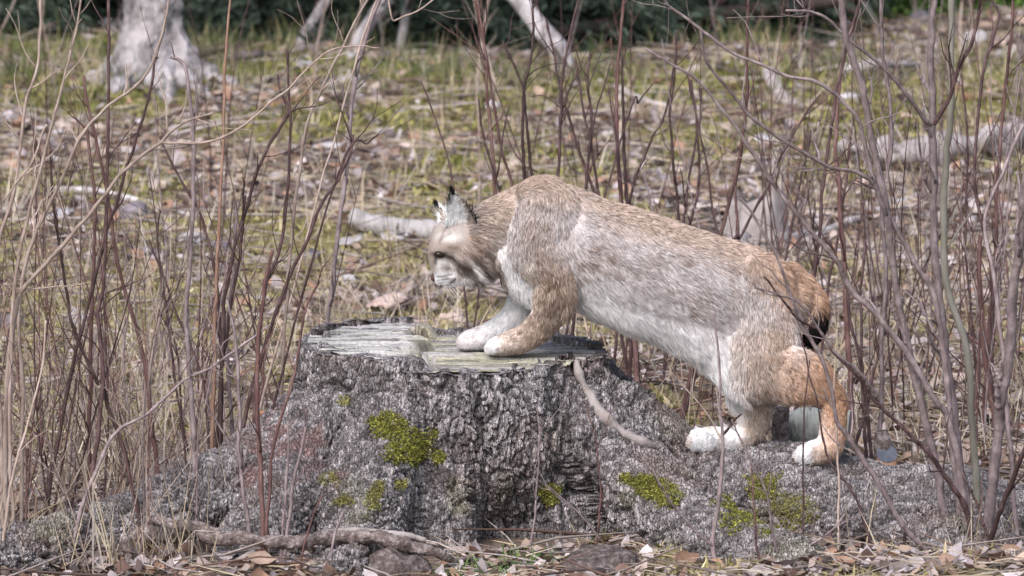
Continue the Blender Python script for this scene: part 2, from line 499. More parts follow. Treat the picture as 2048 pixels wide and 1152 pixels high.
# upright dry grass in loose tufts
def tufts(n, per, y0, y1, lo, hi, w, name, label, cols, xr=None, spread=.05, up=1.0, cat='grass', pw=1.0, pred=None):
    x, y = scatter(n, y0, y1, pw)
    if xr: k = (x > xr[0]) & (x < xr[1]); x, y = x[k], y[k]
    if pred is not None:
        k = pred(x, y); x, y = x[k], y[k]
    x = np.repeat(x, per); y = np.repeat(y, per); m = len(x)
    x = x + RNG.normal(size=m) * spread; y = y + RNG.normal(size=m) * spread
    d = np.column_stack([RNG.normal(size=m) * .38, RNG.normal(size=m) * .38, np.full(m, up)])
    p = np.column_stack([x, y, gz(x, y) - .005])
    L = lo + (hi - lo) * RNG.random(m)
    return blades(p, d, L, w * (.6 + .8 * RNG.random(m)), .55 * RNG.random(m) ** 2, pick(cols, m), name, MATS['blade'], 'stuff', label, cat)
tufts(300, 12, .9, 5.5, .10, .34, .0032, 'dry_grass', 'standing tufts of dry straw grass behind the stump', STRAW)
tufts(340, 14, -.6, 2.0, .10, .38, .003, 'dry_grass', 'straw coloured grass tangled among the stems at left', STRAW, xr=(-3, -.62))
tufts(160, 12, -.6, 2.2, .08, .30, .003, 'dry_grass', 'straw coloured grass around the shrub at right', STRAW, xr=(.85, 3))
tufts(150, 12, 6, 12.5, .10, .32, .0055, 'dry_grass', 'pale straw tufts in front of the birch', STRAW)
GREEN = np.array([[.10, .15, .045], [.17, .19, .07], [.09, .12, .05], [.30, .27, .15], [.38, .33, .22]])
tufts(900, 14, 11.3, 14.3, .06, .26, .006, 'green_grass', 'green grass along the dark edge of the wood', GREEN, pred=lambda x, y: RNG.random(len(x)) < sstep(10.8, 13.5, y) * (fbm(np.column_stack([x, y]), 2, 77) > -.35))
tufts(60, 16, -.5, 4, .04, .12, .0035, 'green_grass', 'fresh green grass shoots scattered in the litter', GREEN * 1.2, spread=.03)
# moss pile: short fuzzy blades on the mossy ground
def moss_pile(n, y0, y1, L0, w, name, label, cols):
    x, y = scatter(n, y0, y1)
    k = RNG.random(len(x)) < moss_mask(x, y) ** 1.5
    x, y = x[k], y[k]; m = len(x)
    d = np.column_stack([RNG.normal(size=m) * .6, RNG.normal(size=m) * .6, np.ones(m)])
    p = np.column_stack([x, y, gz(x, y) + .02 * fbm(np.column_stack([x, y]) * 9, 2, 5).clip(0)])
    return blades(p, d, L0 * (.5 + RNG.random(m)), w * (.7 + .6 * RNG.random(m)), .3 * RNG.random(m), pick(cols, m), name, MATS['moss'], 'stuff', label, 'moss')
MOSS = np.array([[.31, .28, .12], [.24, .22, .09], [.37, .32, .17], [.28, .26, .11], [.42, .36, .24]])
moss_pile(82000, -1.0, 7.5, .034, .010, 'ground_moss', 'yellow green moss carpet on the clearing floor', MOSS)
moss_pile(66000, 7.5, 16.5, .045, .017, 'ground_moss', 'bright green moss by the foot of the birch', np.array([[.24, .23, .08], [.19, .19, .06], [.30, .27, .12], [.15, .16, .055]]))
# fine twigs lying everywhere
def twig_mass(n, y0, y1, name, label):
    x, y = scatter(n, y0, y1); m = len(x); V = []; F = []; C = []
    cc = pick(np.array([[.10, .07, .065], [.22, .18, .165], [.34, .29, .27], [.17, .11, .09], [.40, .35, .33]]), m)
    for k in range(m):
        a = random.uniform(0, 6.28); L = random.uniform(.08, .42) * (1 + .03 * y[k]); r = random.uniform(.0016, .0048) * (1 + .06 * y[k])
        p0 = np.array([x[k], y[k], gz1(x[k], y[k]) + .014 + .02 * random.random()])
        d = np.array([math.cos(a), math.sin(a), random.uniform(-.02, .22)])
        p = np.stack([p0, p0 + d * L * .5 + RNG.normal(size=3) * .03 * L, p0 + d * L + RNG.normal(size=3) * .06 * L])
        v, f = tube(p, [r, r * .85, r * .4], 4, cap=False, voff=len(V) * 12)
        V.append(v); F += f; C.append(np.repeat(cc[k:k + 1], 12, 0))
    o = mesh_obj(name, np.vstack(V), np.array(F), MATS['litter'], col=np.vstack(C))
    setp(o, label, 'twigs', None, 'stuff')
twig_mass(1700, -1.0, 7, 'twig_litter', 'thin broken twigs strewn over the clearing floor')
twig_mass(900, 7, 16, 'twig_litter', 'thin pale twigs strewn before the wood edge')
# ------------------------------------------------------------------ the stump
def ellipse_loft(chain, seg=24, sub=8):
    """chain rows: x, y, z, ra, rb -> closed tube whose section is ra (in the plane of the path and up) by rb (along the lateral axis Y by default)."""
    c = smooth_path(chain, (len(chain) - 1) * sub + 1)
    p, ra, rb = c[:, :3], c[:, 3], c[:, 4]
    t = unit(np.gradient(p, axis=0))
    lat = np.array([0.0, 1.0, 0.0])
    v0 = unit(lat - t * (t @ lat)[:, None])
    w0 = np.cross(t, v0)
    # rounded ends
    ang = np.linspace(0, 2 * np.pi, seg, endpoint=False)
    rings, n = [], 0
    cap = [(math.cos(a), math.sin(a)) for a in np.linspace(0, math.pi / 2, 6)[1:-1]]
    def ring(pc, a, b, k):
        return pc + w0[k] * (np.cos(ang)[:, None] * a) + v0[k] * (np.sin(ang)[:, None] * b)
    R = []
    for cs, sn in reversed(cap):
        R.append(ring(p[0] - t[0] * ra[0] * sn, ra[0] * cs, rb[0] * cs, 0))
    for k in range(len(p)):
        R.append(ring(p[k], ra[k], rb[k], k))
    for cs, sn in cap:
        R.append(ring(p[-1] + t[-1] * ra[-1] * sn, ra[-1] * cs, rb[-1] * cs, -1))
    m = len(R)
    V = np.vstack(R); F = []
    for k in range(m - 1):
        for s in range(seg):
            F.append((k * seg + s, k * seg + (s + 1) % seg, (k + 1) * seg + (s + 1) % seg, (k + 1) * seg + s))
    F.append(tuple(range(seg - 1, -1, -1))); F.append(tuple((m - 1) * seg + s for s in range(seg)))
    return V, F
def union_remesh(parts, voxel, smooth_it, factor=.5):
    V, F = join(parts)
    me = bpy.data.meshes.new('tmp'); me.from_pydata(V.tolist(), [], F)
    o = bpy.data.objects.new('tmp', me); COL.objects.link(o)
    r = o.modifiers.new('r', 'REMESH'); r.mode = 'VOXEL'; r.voxel_size = voxel
    if smooth_it:
        s = o.modifiers.new('s', 'SMOOTH'); s.factor = factor; s.iterations = smooth_it
    dg = bpy.context.evaluated_depsgraph_get(); ev = o.evaluated_get(dg); m2 = ev.to_mesh()
    v = np.zeros(len(m2.vertices) * 3, dtype=np.float32); m2.vertices.foreach_get('co', v)
    nq = len(m2.polygons); li = np.zeros(len(m2.loops), dtype=np.int32); m2.loops.foreach_get('vertex_index', li)
    f = li.reshape(nq, -1) if len(li) == nq * 4 else None
    if f is None:
        f = [tuple(p.vertices) for p in m2.polygons]
    ev.to_mesh_clear(); bpy.data.objects.remove(o); bpy.data.meshes.remove(me)
    return v.reshape(-1, 3).astype(float), f
def vnormals(v, f):
    f = np.asarray(f)
    a, b, c, d = v[f[:, 0]], v[f[:, 1]], v[f[:, 2]], v[f[:, 3]]
    fn = np.cross(c - a, d - b)
    n = np.zeros_like(v)
    for k in range(4):
        np.add.at(n, f[:, k], fn)
    return unit(n)

ZT = float(P(870, 742, SY - .375)[2])             # height of the cut
def ztop(x, y):
    """height of the sawn face: higher, paler left part with a torn hinge, lower right part."""
    x = np.asarray(x, float); y = np.asarray(y, float)
    edge = -.245 + .03 * np.sin(y * 23) + .02 * np.sin(y * 51 + 1)
    step = sstep(.012, -.012, x - edge)
    return ZT + .030 * step + .012 * (x - SX) * 0 - .0 * y
def prim(z_r, cx, cy, ey=1.0, lean=(0, 0)):
    return [(cx + lean[0] * z, cy + lean[1] * z, z, r, r * ey) for z, r in z_r]
def zcone(zr, cx, cy, seg=48):
    V, F = [], []
    ang = np.linspace(0, 2 * np.pi, seg, endpoint=False)
    for z, r in zr:
        rr = r * (1 + .025 * np.sin(3 * ang + .6) + .02 * np.sin(5 * ang + 2))
        V.append(np.column_stack([cx + rr * np.cos(ang), cy + rr * np.sin(ang), np.full(seg, z)]))
    n = len(zr)
    for k in range(n - 1):
        for s in range(seg):
            F.append((k * seg + s, k * seg + (s + 1) % seg, (k + 1) * seg + (s + 1) % seg, (k + 1) * seg + s))
    F.append(tuple(range(seg - 1, -1, -1))); F.append(tuple((n - 1) * seg + s for s in range(seg)))
    return np.vstack(V), F
def rootc(pts):
    return ellipse_loft(pts, 24, 6)
core = zcone([(-.15, .52), (0, .515), (.08, .495), (.16, .46), (.24, .428), (.32, .402), (.40, .380), (.60, .362)], SX, SY)
rootsA = rootc([(-.36, .30, .33, .09, .10), (-.46, .22, .245, .12, .13), (-.62, .09, .145, .125, .14), (-.84, -.10, .065, .105, .12), (-1.08, -.33, .02, .088, .10), (-1.32, -.55, .0, .07, .085), (-1.5, -.7, -.03, .06, .07)])
rootsB = rootc([(-.26, .05, .33, .09, .09), (-.30, -.03, .23, .12, .13), (-.34, -.14, .10, .13, .14), (-.37, -.34, -.015, .105, .13), (-.42, -.52, -.05, .08, .1)])
rootsB2 = rootc([(-.42, .13, .28, .09, .09), (-.52, -.01, .15, .115, .12), (-.60, -.2, .02, .11, .13), (-.7, -.36, -.05, .08, .1)])
rootsC = rootc([(.10, .28, .31, .11, .12), (.24, .28, .19, .15, .17), (.44, .33, .055, .145, .21), (.68, .24, .04, .145, .23), (.92, .14, .015, .140, .22), (1.18, .04, -.005, .13, .20), (1.5, -.08, -.03, .12, .18), (1.9, -.2, -.06, .10, .15)])
rootsD = rootc([(.16, .16, .26, .11, .11), (.28, .08, .15, .13, .13), (.39, -.01, .06, .13, .14), (.47, -.12, .025, .115, .15), (.56, -.30, -.01, .10, .13), (.7, -.48, -.035, .09, .11)])
rootsD2 = rootc([(.62, .18, .06, .13, .16), (.82, .0, .02, .12, .16), (1.0, -.2, -.01, .11, .15), (1.2, -.42, -.035, .09, .11)])
rootsE = rootc([(-.1, .55, .2, .18, .18), (-.05, .8, .05, .14, .14), (.0, 1.1, -.05, .09, .1)])
rootsF = rootc([(.1, .5, .22, .2, .2), (.28, .68, .08, .15, .15), (.5, .95, -.05, .09, .1)])
rootsG = rootc([(-.4, .45, .18, .17, .17), (-.62, .6, .05, .12, .13), (-.95, .75, -.06, .08, .1)])
sv, sf = union_remesh([core, rootsA, rootsB, rootsB2, rootsC, rootsD, rootsD2, rootsE, rootsF, rootsG], .0038, 16)
sf = np.asarray(sf)
fc_ = sv[sf].mean(1)
keepf = (fc_[:, 2] > -.045) & (fc_[:, 0] < 1.75)
sf = sf[keepf]
print('stump verts', len(sv), keepf.sum())
used = np.unique(sf); remap = -np.ones(len(sv), int); remap[used] = np.arange(len(used)); sv = sv[used]; sf = remap[sf]
# fluting between the root buttresses
th = np.arctan2(sv[:, 1] - SY, sv[:, 0] - SX)
sn = vnormals(sv, sf)
hor = unit(np.column_stack([sn[:, 0], sn[:, 1], np.zeros(len(sv))]))
flute = (.5 + .5 * np.sin(th * 7 + 1.3 * np.sin(th * 2))) * sstep(.42, .1, sv[:, 2])
rr_ = np.hypot(sv[:, 0] - SX, sv[:, 1] - SY)
groove = np.exp(-((th + 1.32) / .10) ** 2) * sstep(.36, .12, sv[:, 2]) * (rr_ < .75)
rdark = np.exp(-((th + .50) / .16) ** 2) * sstep(.05, .2, sv[:, 2])
hollow = np.exp(-((sv[:, 0] - .07) / .12) ** 4 - ((sv[:, 2] - .0) / .13) ** 2) * (sv[:, 1] < .2)
sv = sv - hor * (flute * .034 + groove * .055 + rdark * .035 + hollow * .19)[:, None] + sn * (.014 * fbm(sv * 5.5, 3, 13))[:, None]
sn = vnormals(sv, sf)
# bark plates: two sizes of flaky scales, tilted, with deep gaps between
warp = np.stack([fbm(sv * 18, 2, 31 + k) for k in range(3)], 1) * .011
wr_ = sstep(.48, .85, np.hypot(sv[:, 0] - SX, sv[:, 1] - SY))[:, None]
aniso = lerp(np.array([1, 1, .26]), np.array([.30, 1.0, 1.0]), wr_)
q = (sv + warp) * aniso
f1, f2, cid, off = worley(q / .0135, 3)
g1, g2, cid2, off2 = worley((sv + warp * 1.6) * lerp(aniso, 1.0, .4) / .0095 + 5.1, 8)
gap = sstep(.0, .15, f2 - f1); gap2 = sstep(.0, .22, g2 - g1)
tilt = -off[:, 2] * 1.1 + off[:, 0] * (cid - .5) * 2.2
tilt2 = -off2[:, 2] * 1.2 + off2[:, 0] * (cid2 - .5) * 2.5
big = fbm(sv * 7, 2, 61)
fiss = sstep(.20, .0, np.abs(fbm((sv + warp * .6) * lerp(np.array([17, 17, 4.2]), np.array([4.5, 15, 13]), wr_), 2, 63)))
ridge = 1 - np.abs(fbm(sv * np.array([22, 22, 9]), 3, 66))
plate = gap * (.0055 + .0050 * cid + .0026 * tilt) + gap2 * (.0005 + .0022 * cid2 + .0009 * tilt2) - .006 * (1 - gap) + .006 * ridge - .020 * fiss
spx = proj(sv)
def pmask(px, py, rx, ry, amp=.55, sc=16, seed=5):
    """blotch with an uneven outline on the front of the bark, around one place of the stump."""
    front = sn[:, 1] < .25
    d = np.sqrt(((spx[:, 0] - px) / rx) ** 2 + ((spx[:, 1] - py) / ry) ** 2)
    k = np.where((d < 2.2) & front)[0]
    out = np.zeros(len(sv)); out[k] = sstep(1.05, .75, d[k] + amp * fbm(sv[k] * sc, 3, seed))
    return out
bare = np.maximum.reduce([pmask(575, 880, 70, 55, .5, 14, 3), pmask(640, 935, 55, 40, .6, 18, 4), pmask(505, 960, 45, 30, .5, 18, 6), pmask(850, 775, 18, 20, .4, 20, 8)])
plate = plate * (1 - .6 * bare) - .004 * bare
sv2 = sv + sn * (plate * (1 + .25 * big))[:, None]
zt = ztop(sv2[:, 0], sv2[:, 1]) + .005 * (vnoise(np.column_stack([th * 14, rr_ * 3]), 71)) - .006 + .016 * (sn[:, 1] > .3)
top = sv2[:, 2] > zt
inner = (rr_ < .30)
sv2[:, 2] = np.where(top, np.where(inner, zt - .02, zt), sv2[:, 2])
# bark colour: grey scales, some pale with lichen, some brown
c0 = np.array([.125, .112, .115]); c1 = np.array([.285, .26, .268]); c2 = np.array([.54, .505, .522])
bc = lerp(lerp(c0, c1, cid[:, None]), c2, (sstep(.35, 1.0, cid) * .55 + sstep(.5, 1.0, cid2) * .25)[:, None])
lich = sstep(.15, .85, fbm(sv * 6, 3, 91) + .42 * sstep(-.30, -.62, sv[:, 0]) - .25 * (sv[:, 0] > .3) + .12 * (sv[:, 2] - .2) * 4) * (.45 + .55 * cid)
bc = lerp(bc, np.array([.58, .555, .57]), (lich * sstep(.15, .7, cid2))[:, None] * .62)
brown = sstep(.15, .8, fbm(sv * 4.5, 3, 95) + .35 * sstep(.45, .9, sv[:, 0]))
bc = lerp(bc, np.array([.26, .19, .165]), brown[:, None] * .4)
bc = lerp(bc, np.array([.24, .15, .145]) * (1 + .35 * fbm(sv * 40, 2, 33))[:, None], (bare * sstep(-.5, .3, fbm(sv * 24, 2, 37)))[:, None] * .8)
white = np.maximum.reduce([pmask(683, 808, 17, 20, .35, 26, 11), pmask(705, 742, 9, 30, .7, 40, 12), pmask(450, 1000, 38, 24, .7, 30, 14)])
bc = lerp(bc, np.array([.56, .54, .57]), (white * sstep(.0, .5, cid2 + .3 * big))[:, None] * .8)
green_stain = sstep(.35, .9, fbm(sv * 8, 2, 123)) * sstep(.36, .05, sv[:, 2])
bc = lerp(bc, np.array([.28, .28, .17]), green_stain[:, None] * .35)
stump = root('tree_stump', (SX, SY, 0), 'broad old tree stump with rough grey bark, moss and spreading roots', 'tree stump')
mesh_obj('bark', sv2, sf, MATS['bark'], stump, col=bc)
sn2 = vnormals(sv2, sf); spx2 = proj(sv2)

# sawn face
nt_, nr_ = 300, 150
ta = np.linspace(0, 2 * np.pi, nt_, endpoint=False)
rim = .362 * (1 + .025 * np.sin(3 * ta + .6) + .02 * np.sin(5 * ta + 2)) + .001
rrv = np.linspace(0, 1, nr_) ** .8
cx = SX + np.outer(rrv, rim * np.cos(ta)); cy = SY + np.outer(rrv, rim * np.sin(ta))
cv = np.column_stack([cx.ravel(), cy.ravel(), np.zeros(cx.size)])
grain = fbm(np.column_stack([cv[:, 0] * 6, cv[:, 1] * 60, cv[:, 0] * 0]), 4, 5)
crack = sstep(.35, .8, fbm(np.column_stack([cv[:, 0] * 4, cv[:, 1] * 42, cv[:, 0] * 0 + 3]), 3, 15))
edge_ = np.abs(cv[:, 0] + .245) < .06
cv[:, 2] = ztop(cv[:, 0], cv[:, 1]) + .004 * grain - .012 * crack + np.where(edge_, .003 * fbm(cv * 40, 2, 8), 0) - .004
kk = []
for a in range(nr_ - 1):
    b0 = a * nt_ + np.arange(nt_); b1 = a * nt_ + (np.arange(nt_) + 1) % nt_
    kk.append(np.stack([b0, b1, b1 + nt_, b0 + nt_], 1))
wc = lerp(np.array([.22, .21, .20]), np.array([.44, .43, .42]), (grain * .5 + .5)[:, None])
leftp = sstep(.02, -.03, cv[:, 0] + .245)
wc = lerp(wc, np.array([.55, .54, .55]), (leftp * .5)[:, None])
gs = sstep(-.1, .6, fbm(np.column_stack([cv[:, 0] * 3, cv[:, 1] * 26, cv[:, 0] * 0 + 9]), 3, 25))
wc = lerp(wc, np.array([.32, .32, .19]), (gs * .55 * (1 - .6 * leftp))[:, None])
ys = sstep(.2, .8, fbm(np.column_stack([cv[:, 0] * 4, cv[:, 1] * 50, cv[:, 0] * 0 + 2]), 3, 28))
wc = lerp(wc, np.array([.50, .45, .33]), (ys * .6 * (1 - leftp))[:, None])
dk_ = sstep(.30, .62, fbm(np.column_stack([cv[:, 0] * 7, cv[:, 1] * 95, cv[:, 0] * 0 + 6]), 3, 35))
wc = lerp(wc, np.array([.13, .12, .11]), (dk_ * .75)[:, None])
wc = wc * (1 + .18 * fbm(np.column_stack([cv[:, 0] * 12, cv[:, 1] * 160, cv[:, 0] * 0]), 2, 39))[:, None]
col_mat('cutwood', rough=.9, noise=.35, scale=90, bump=.7, bscale=140, dist=.006)
mesh_obj('sawn_face', cv, np.vstack(kk), MATS['cutwood'], stump, col=wc)
# torn fibres standing up along the hinge
noise_mat('splinter', [(.30, .28, .27), (.42, .40, .40), (.52, .50, .51)], 30, (1, 1, .2), bump=.4)
for k in range(15):
    y = SY - .30 + .27 * random.random() ** 1.4
    x = -.245 + .03 * math.sin(y * 23) + random.uniform(-.05, .02)
    h = random.uniform(.015, .05); w = random.uniform(.004, .011)
    b = np.array([x, y, ZT - .02]); tip = b + np.array([random.uniform(-.01, .01), random.uniform(-.008, .008),   .030 + h * .5])
    s = np.array([w, 0, 0]); d = np.array([0, w * .5, 0])
    V = np.stack([b - s - d, b + s - d, b + s + d, b - s + d, tip - s * .25, tip + s * .2 + np.array([0, 0, -.006])])
    mesh_obj('splinter', V, [(0, 1, 5, 4), (1, 2, 5), (2, 3, 4, 5), (3, 0, 4), (0, 3, 2, 1)], MATS['splinter'], stump, smooth=False)

def on_bark(px, py):
    """point and normal of the bark seen at one place of the photograph."""
    d = np.hypot(spx2[:, 0] - px, spx2[:, 1] - py)
    k = np.where(d < max(6, d.min() + 3))[0]
    k = k[np.argmin(spx2[k, 2])]
    return sv2[k], sn2[k]
# bare ridge of debarked wood down the right shoulder
rp_ = [on_bark(*q) for q in [(1147, 722), (1160, 762), (1182, 798), (1212, 828), (1248, 858), (1285, 882), (1318, 893)]]
path = smooth_path(np.array([p - n * .003 for p, n in rp_]), 60)
for k in range(3):
    path[1:-1] = (path[:-2] + path[1:-1] * 2 + path[2:]) / 4
path += np.stack([fbm(path * 14, 2, 3 + k) for k in range(3)], 1) * .004
rad = np.interp(np.linspace(0, 1, 60), [0, .1, .5, .85, 1], [.008, .012, .014, .012, .004]) * (1 + .3 * vnoise(path * 25, 5))
v, f = tube(path, rad, 18)
v = v + unit(v - np.repeat(path, 18, 0)) * (.0045 * fbm(v * np.array([30, 30, 30]), 3, 5))[:, None]
setp(mesh_obj('bare_wood_ridge', v, f, MATS['bare_wood'], stump), 'smooth grey barkless strip of wood')
# moss patches on the bark
MOSSB = np.array([[.19, .20, .035], [.12, .145, .025], [.28, .29, .055], [.32, .31, .09], [.16, .13, .06]])
def moss_patch(px, py, rx, ry, n, seed, dull=0.0):
    d = np.sqrt(((spx2[:, 0] - px) / rx) ** 2 + ((spx2[:, 1] - py) / ry) ** 2)
    c_ = np.where(d < 2.2)[0]
    d[c_] = d[c_] + .55 * fbm(sv2[c_] * 22, 3, seed)
    near = spx2[:, 2] < spx2[np.argmin(np.hypot(spx2[:, 0] - px, spx2[:, 1] - py) + 40 * (sn2[:, 1] > .2)), 2] + .25
    k = np.where((d < .95) & (sn2[:, 1] < .3) & near)[0]
    if len(k) < 5: return
    n = int(n * 4.5)
    pr_ = sstep(.95, .45, d[k]) + .02
    s = RNG.choice(k, n, p=pr_ / pr_.sum())
    m = len(s)
    p = sv2[s] + RNG.normal(size=(m, 3)) * .003
    dd = sn2[s] * .9 + RNG.normal(size=(m, 3)) * .55 + np.array([0, 0, -.1])
    c = lerp(pick(MOSSB, m, .38), np.array([.25, .22, .12]), dull)
    blades(p - np.array(stump.location) * 0, dd, .004 + .006 * RNG.random(m), .0016 + .0016 * RNG.random(m), .3 * RNG.random(m), c, 'moss_patch', MATS['moss'], 'stuff', None, None, stump)
for a in [(785, 850, 42, 34, 900, 1), (825, 890, 50, 42, 1500, 2), (875, 912, 16, 14, 150, 3), (748, 1000, 22, 30, 300, 4, .3), (685, 1000, 26, 14, 200, 5, .4), (660, 960, 22, 14, 150, 6, .5),
          (1105, 990, 26, 20, 380, 7), (1285, 968, 45, 28, 900, 8), (1325, 992, 36, 32, 700, 9), (1470, 1030, 50, 50, 1500, 10), (1535, 972, 42, 30, 800, 11, .2), (1590, 1020, 70, 34, 700, 12, .5),
          (1535, 1068, 20, 14, 200, 13), (690, 800, 14, 10, 60, 14, .4), (800, 970, 16, 12, 110, 15, .3), (1250, 955, 14, 14, 140, 16)]:
    moss_patch(*a)
# thin exposed root looping in front of the stump
def polyline_part(name, pts, rads, mat, parent, sides=8, n=60, rough=.12, seed=1):
    p = smooth_path(np.array(pts), n)
    L = np.linalg.norm(np.diff(p, axis=0), axis=1).sum()
    p = p + np.stack([fbm(p * 9, 3, seed + k) for k in range(3)], 1) * rough * np.mean(rads)
    r = np.interp(np.linspace(0, 1, n), np.linspace(0, 1, len(rads)), rads)
    v, f = tube(p, r, sides)
    c = np.repeat(p, sides, 0)
    v = c + (v - c) * (1 + .28 * fbm(v * 60, 3, seed + 9))[:, None]
    return mesh_obj(name, v, f, mat, parent)
noise_mat('root_bark', [(.05, .038, .036), (.15, .12, .115), (.36, .32, .32)], 60, (1, 1, 1), bump=1.0, bump_scale=120, dist=.008)
def GP(px, py, z): return G(px, py, z)
polyline_part('surface_root', [GP(232, 1098, .02), GP(300, 1075, .05), GP(390, 1066, .075), GP(480, 1078, .075), GP(580, 1083, .07), GP(680, 1074, .075), GP(760, 1080, .07), GP(830, 1096, .05), GP(890, 1112, .03), GP(955, 1122, .0)],
              [.020, .022, .019, .016, .015, .016, .018, .015, .011, .005], MATS['root_bark'], stump, 16, 200, .9, 3)
polyline_part('surface_root', [GP(440, 1072, .075), GP(400, 1058, .09), GP(345, 1052, .10), GP(310, 1040, .10), GP(296, 1060, .06), GP(268, 1110, .02)], [.016, .016, .014, .013, .011, .008], MATS['root_bark'], stump, 8, 50, .5, 7)
polyline_part('surface_root', [GP(255, 1080, .06), GP(262, 1110, .03), GP(256, 1150, .0)], [.014, .011, .009], MATS['root_bark'], stump, 8, 30, .5, 9)
polyline_part('surface_root', [GP(850, 1080, .06), GP(800, 1068, .075), GP(720, 1060, .085), GP(650, 1062, .085)], [.006, .009, .008, .005], MATS['bare_wood'], stump, 6, 30, .5, 12)
# ------------------------------------------------------------------ the lynx
def S(r, g, b, k=1.0):
    c = np.array([r, g, b]) / 255.0
    return np.where(c < .04045, c / 12.92, ((c + .055) / 1.055) ** 2.4) * k
YF_N = float(G(1000, 712, ZT)[1]); YF_F = float(G(940, 700, ZT)[1])
pn, _ = on_bark(1642, 930); pf, _ = on_bark(1405, 903)
YH_N = float(np.clip(pn[1] + .03, .05, .25)); YH_F = float(np.clip(pf[1] + .05, .16, .32))
print('paw planes', YF_N, YF_F, YH_N, YH_F, pn, pf)
YM = .275
def ch(rows):
    """rows: px, py, Y, in-plane radius in px, lateral radius in m"""
    out = []
    for px, py, Y, r, lat in rows:
        p = P(px, py, Y); out.append((p[0], p[1], p[2], r * mpp(Y), lat))
    return out
CH = {
 'torso': ch([(1015, 462, YM, 60, .072), (1058, 462, YM, 84, .095), (1108, 474, YM, 108, .112), (1170, 502, YM, 110, .122), (1240, 522, YM, 110, .132), (1310, 548, YM, 112, .138), (1380, 572, YM, 112, .134), (1450, 594, YM, 112, .124), (1515, 608, YM, 108, .116), (1560, 600, YM, 74, .10), (1580, 600, YM, 50, .07)]),
 'neck': ch([(1075, 440, YM, 84, .10), (1020, 450, YM, 66, .078), (965, 466, YM, 55, .07), (925, 478, YM, 48, .066)]),
 'head': ch([(944, 478, YM, 46, .064), (912, 482, YM, 46, .072), (892, 500, YM, 38, .062), (886, 525, YM, 29, .048), (887, 546, YM, 22, .040), (884, 556, YM, 17, .032)]),
 'jaw': ch([(955, 525, YM, 36, .060), (922, 545, YM, 28, .046), (897, 560, YM, 16, .028)]),
 'brow': ch([(905, 455, YM, 24, .055), (884, 470, YM, 22, .048), (875, 495, YM, 15, .030), (876, 520, YM, 12, .020), (878, 545, YM, 11, .017)]),
 'ruff': ch([(935, 505, YM, 40, .078), (962, 530, YM, 26, .074)]),
 'chest': ch([(1040, 500, YM, 62, .085), (1065, 555, YM, 50, .085), (1090, 590, YM, 36, .08)]),
 'fore_near': ch([(1095, 430, .205, 66, .050), (1080, 490, .19, 62, .056), (1110, 545, .185, 46, .052), (1106, 600, .19, 38, .044), (1088, 642, (YF_N + .19) / 2, 30, .038), (1052, 675, YF_N, 26, .037), (1015, 687, YF_N, 23, .041), (995, 691, YF_N, 18, .040)]),
 'fore_far': ch([(1090, 470, .35, 60, .050), (1075, 540, .36, 48, .048), (1052, 600, .36, 34, .042), (1022, 640, (YF_F + .36) / 2, 27, .037), (985, 666, YF_F, 24, .037), (955, 677, YF_F, 22, .041), (935, 681, YF_F, 18, .040)]),
 'thigh_near': ch([(1520, 575, .215, 70, .056), (1526, 640, .205, 70, .062), (1522, 700, .19, 72, .06), (1512, 745, .175, 54, .05)]),
 'shank_near': ch([(1520, 730, .17, 62, .050), (1572, 745, .165, 58, .046), (1622, 760, YH_N + .01, 47, .040), (1658, 784, YH_N, 27, .028)]),
 'foot_near': ch([(1650, 778, YH_N, 28, .026), (1668, 802, YH_N, 26, .028), (1666, 850, YH_N, 26, .030), (1658, 893, YH_N, 27, .033), (1630, 904, YH_N, 24, .040), (1614, 908, YH_N, 21, .040)]),
 'thigh_far': ch([(1530, 600, .345, 70, .056), (1515, 680, .36, 70, .055), (1495, 745, YH_F, 52, .046), (1506, 790, YH_F, 42, .040), (1508, 830, YH_F, 36, .034), (1498, 862, YH_F, 27, .030), (1470, 878, YH_F, 24, .031), (1430, 878, YH_F, 25, .036), (1398, 880, YH_F, 23, .040)]),
 'hump': ch([(1060, 400, YM - .045, 34, .040), (1092, 388, YM - .045, 36, .042), (1122, 408, YM - .045, 32, .040)]),
 'hump_far': ch([(1060, 400, YM + .045, 34, .040), (1092, 388, YM + .045, 36, .042), (1122, 408, YM + .045, 32, .040)]),
 'flank': ch([(1130, 545, YM, 45, .08), (1190, 568, YM, 55, .094), (1260, 588, YM, 66, .107), (1330, 610, YM, 70, .111), (1395, 642, YM - .005, 70, .108), (1445, 688, YM - .02, 60, .096), (1485, 740, YM - .06, 46, .07)]),
 'tail': ch([(1575, 562, YM, 36, .045), (1612, 582, YM, 27, .034), (1636, 612, YM - .01, 21, .030), (1632, 646, YM - .025, 22, .029), (1624, 674, YM - .03, 15, .021)]),
}
def toes(px, py, Y, r, dx, n=4, spread=.020):
    L = []
    for k in range(n):
        y = Y + (k - (n - 1) / 2) * spread
        fwd_ = 1 - .22 * abs(k - (n - 1) / 2) ** 1.5
        a = P(px + 18, py - 3, y); b = P(px - dx * fwd_, py, y)
        L.append([(a[0], a[1], a[2], r * mpp(Y) * 1.05, .0125), (b[0], b[1], b[2], r * mpp(Y), .0125)])
    return L
parts = [ellipse_loft(c, 22, 6) for c in CH.values()]
TOES = {'fore_near': toes(994, 695, YF_N, 13, 13, 4, .022), 'fore_far': toes(938, 685, YF_F, 13, 13, 4, .022), 'foot_near': toes(1614, 912, YH_N, 17, 10), 'thigh_far': toes(1400, 884, YH_F, 18, 16)}
for L in TOES.values():
    parts += [ellipse_loft(c, 14, 4) for c in L]
lv, lf = union_remesh(parts, .0055, 7, .5)
lf = np.asarray(lf); ln = vnormals(lv, lf)
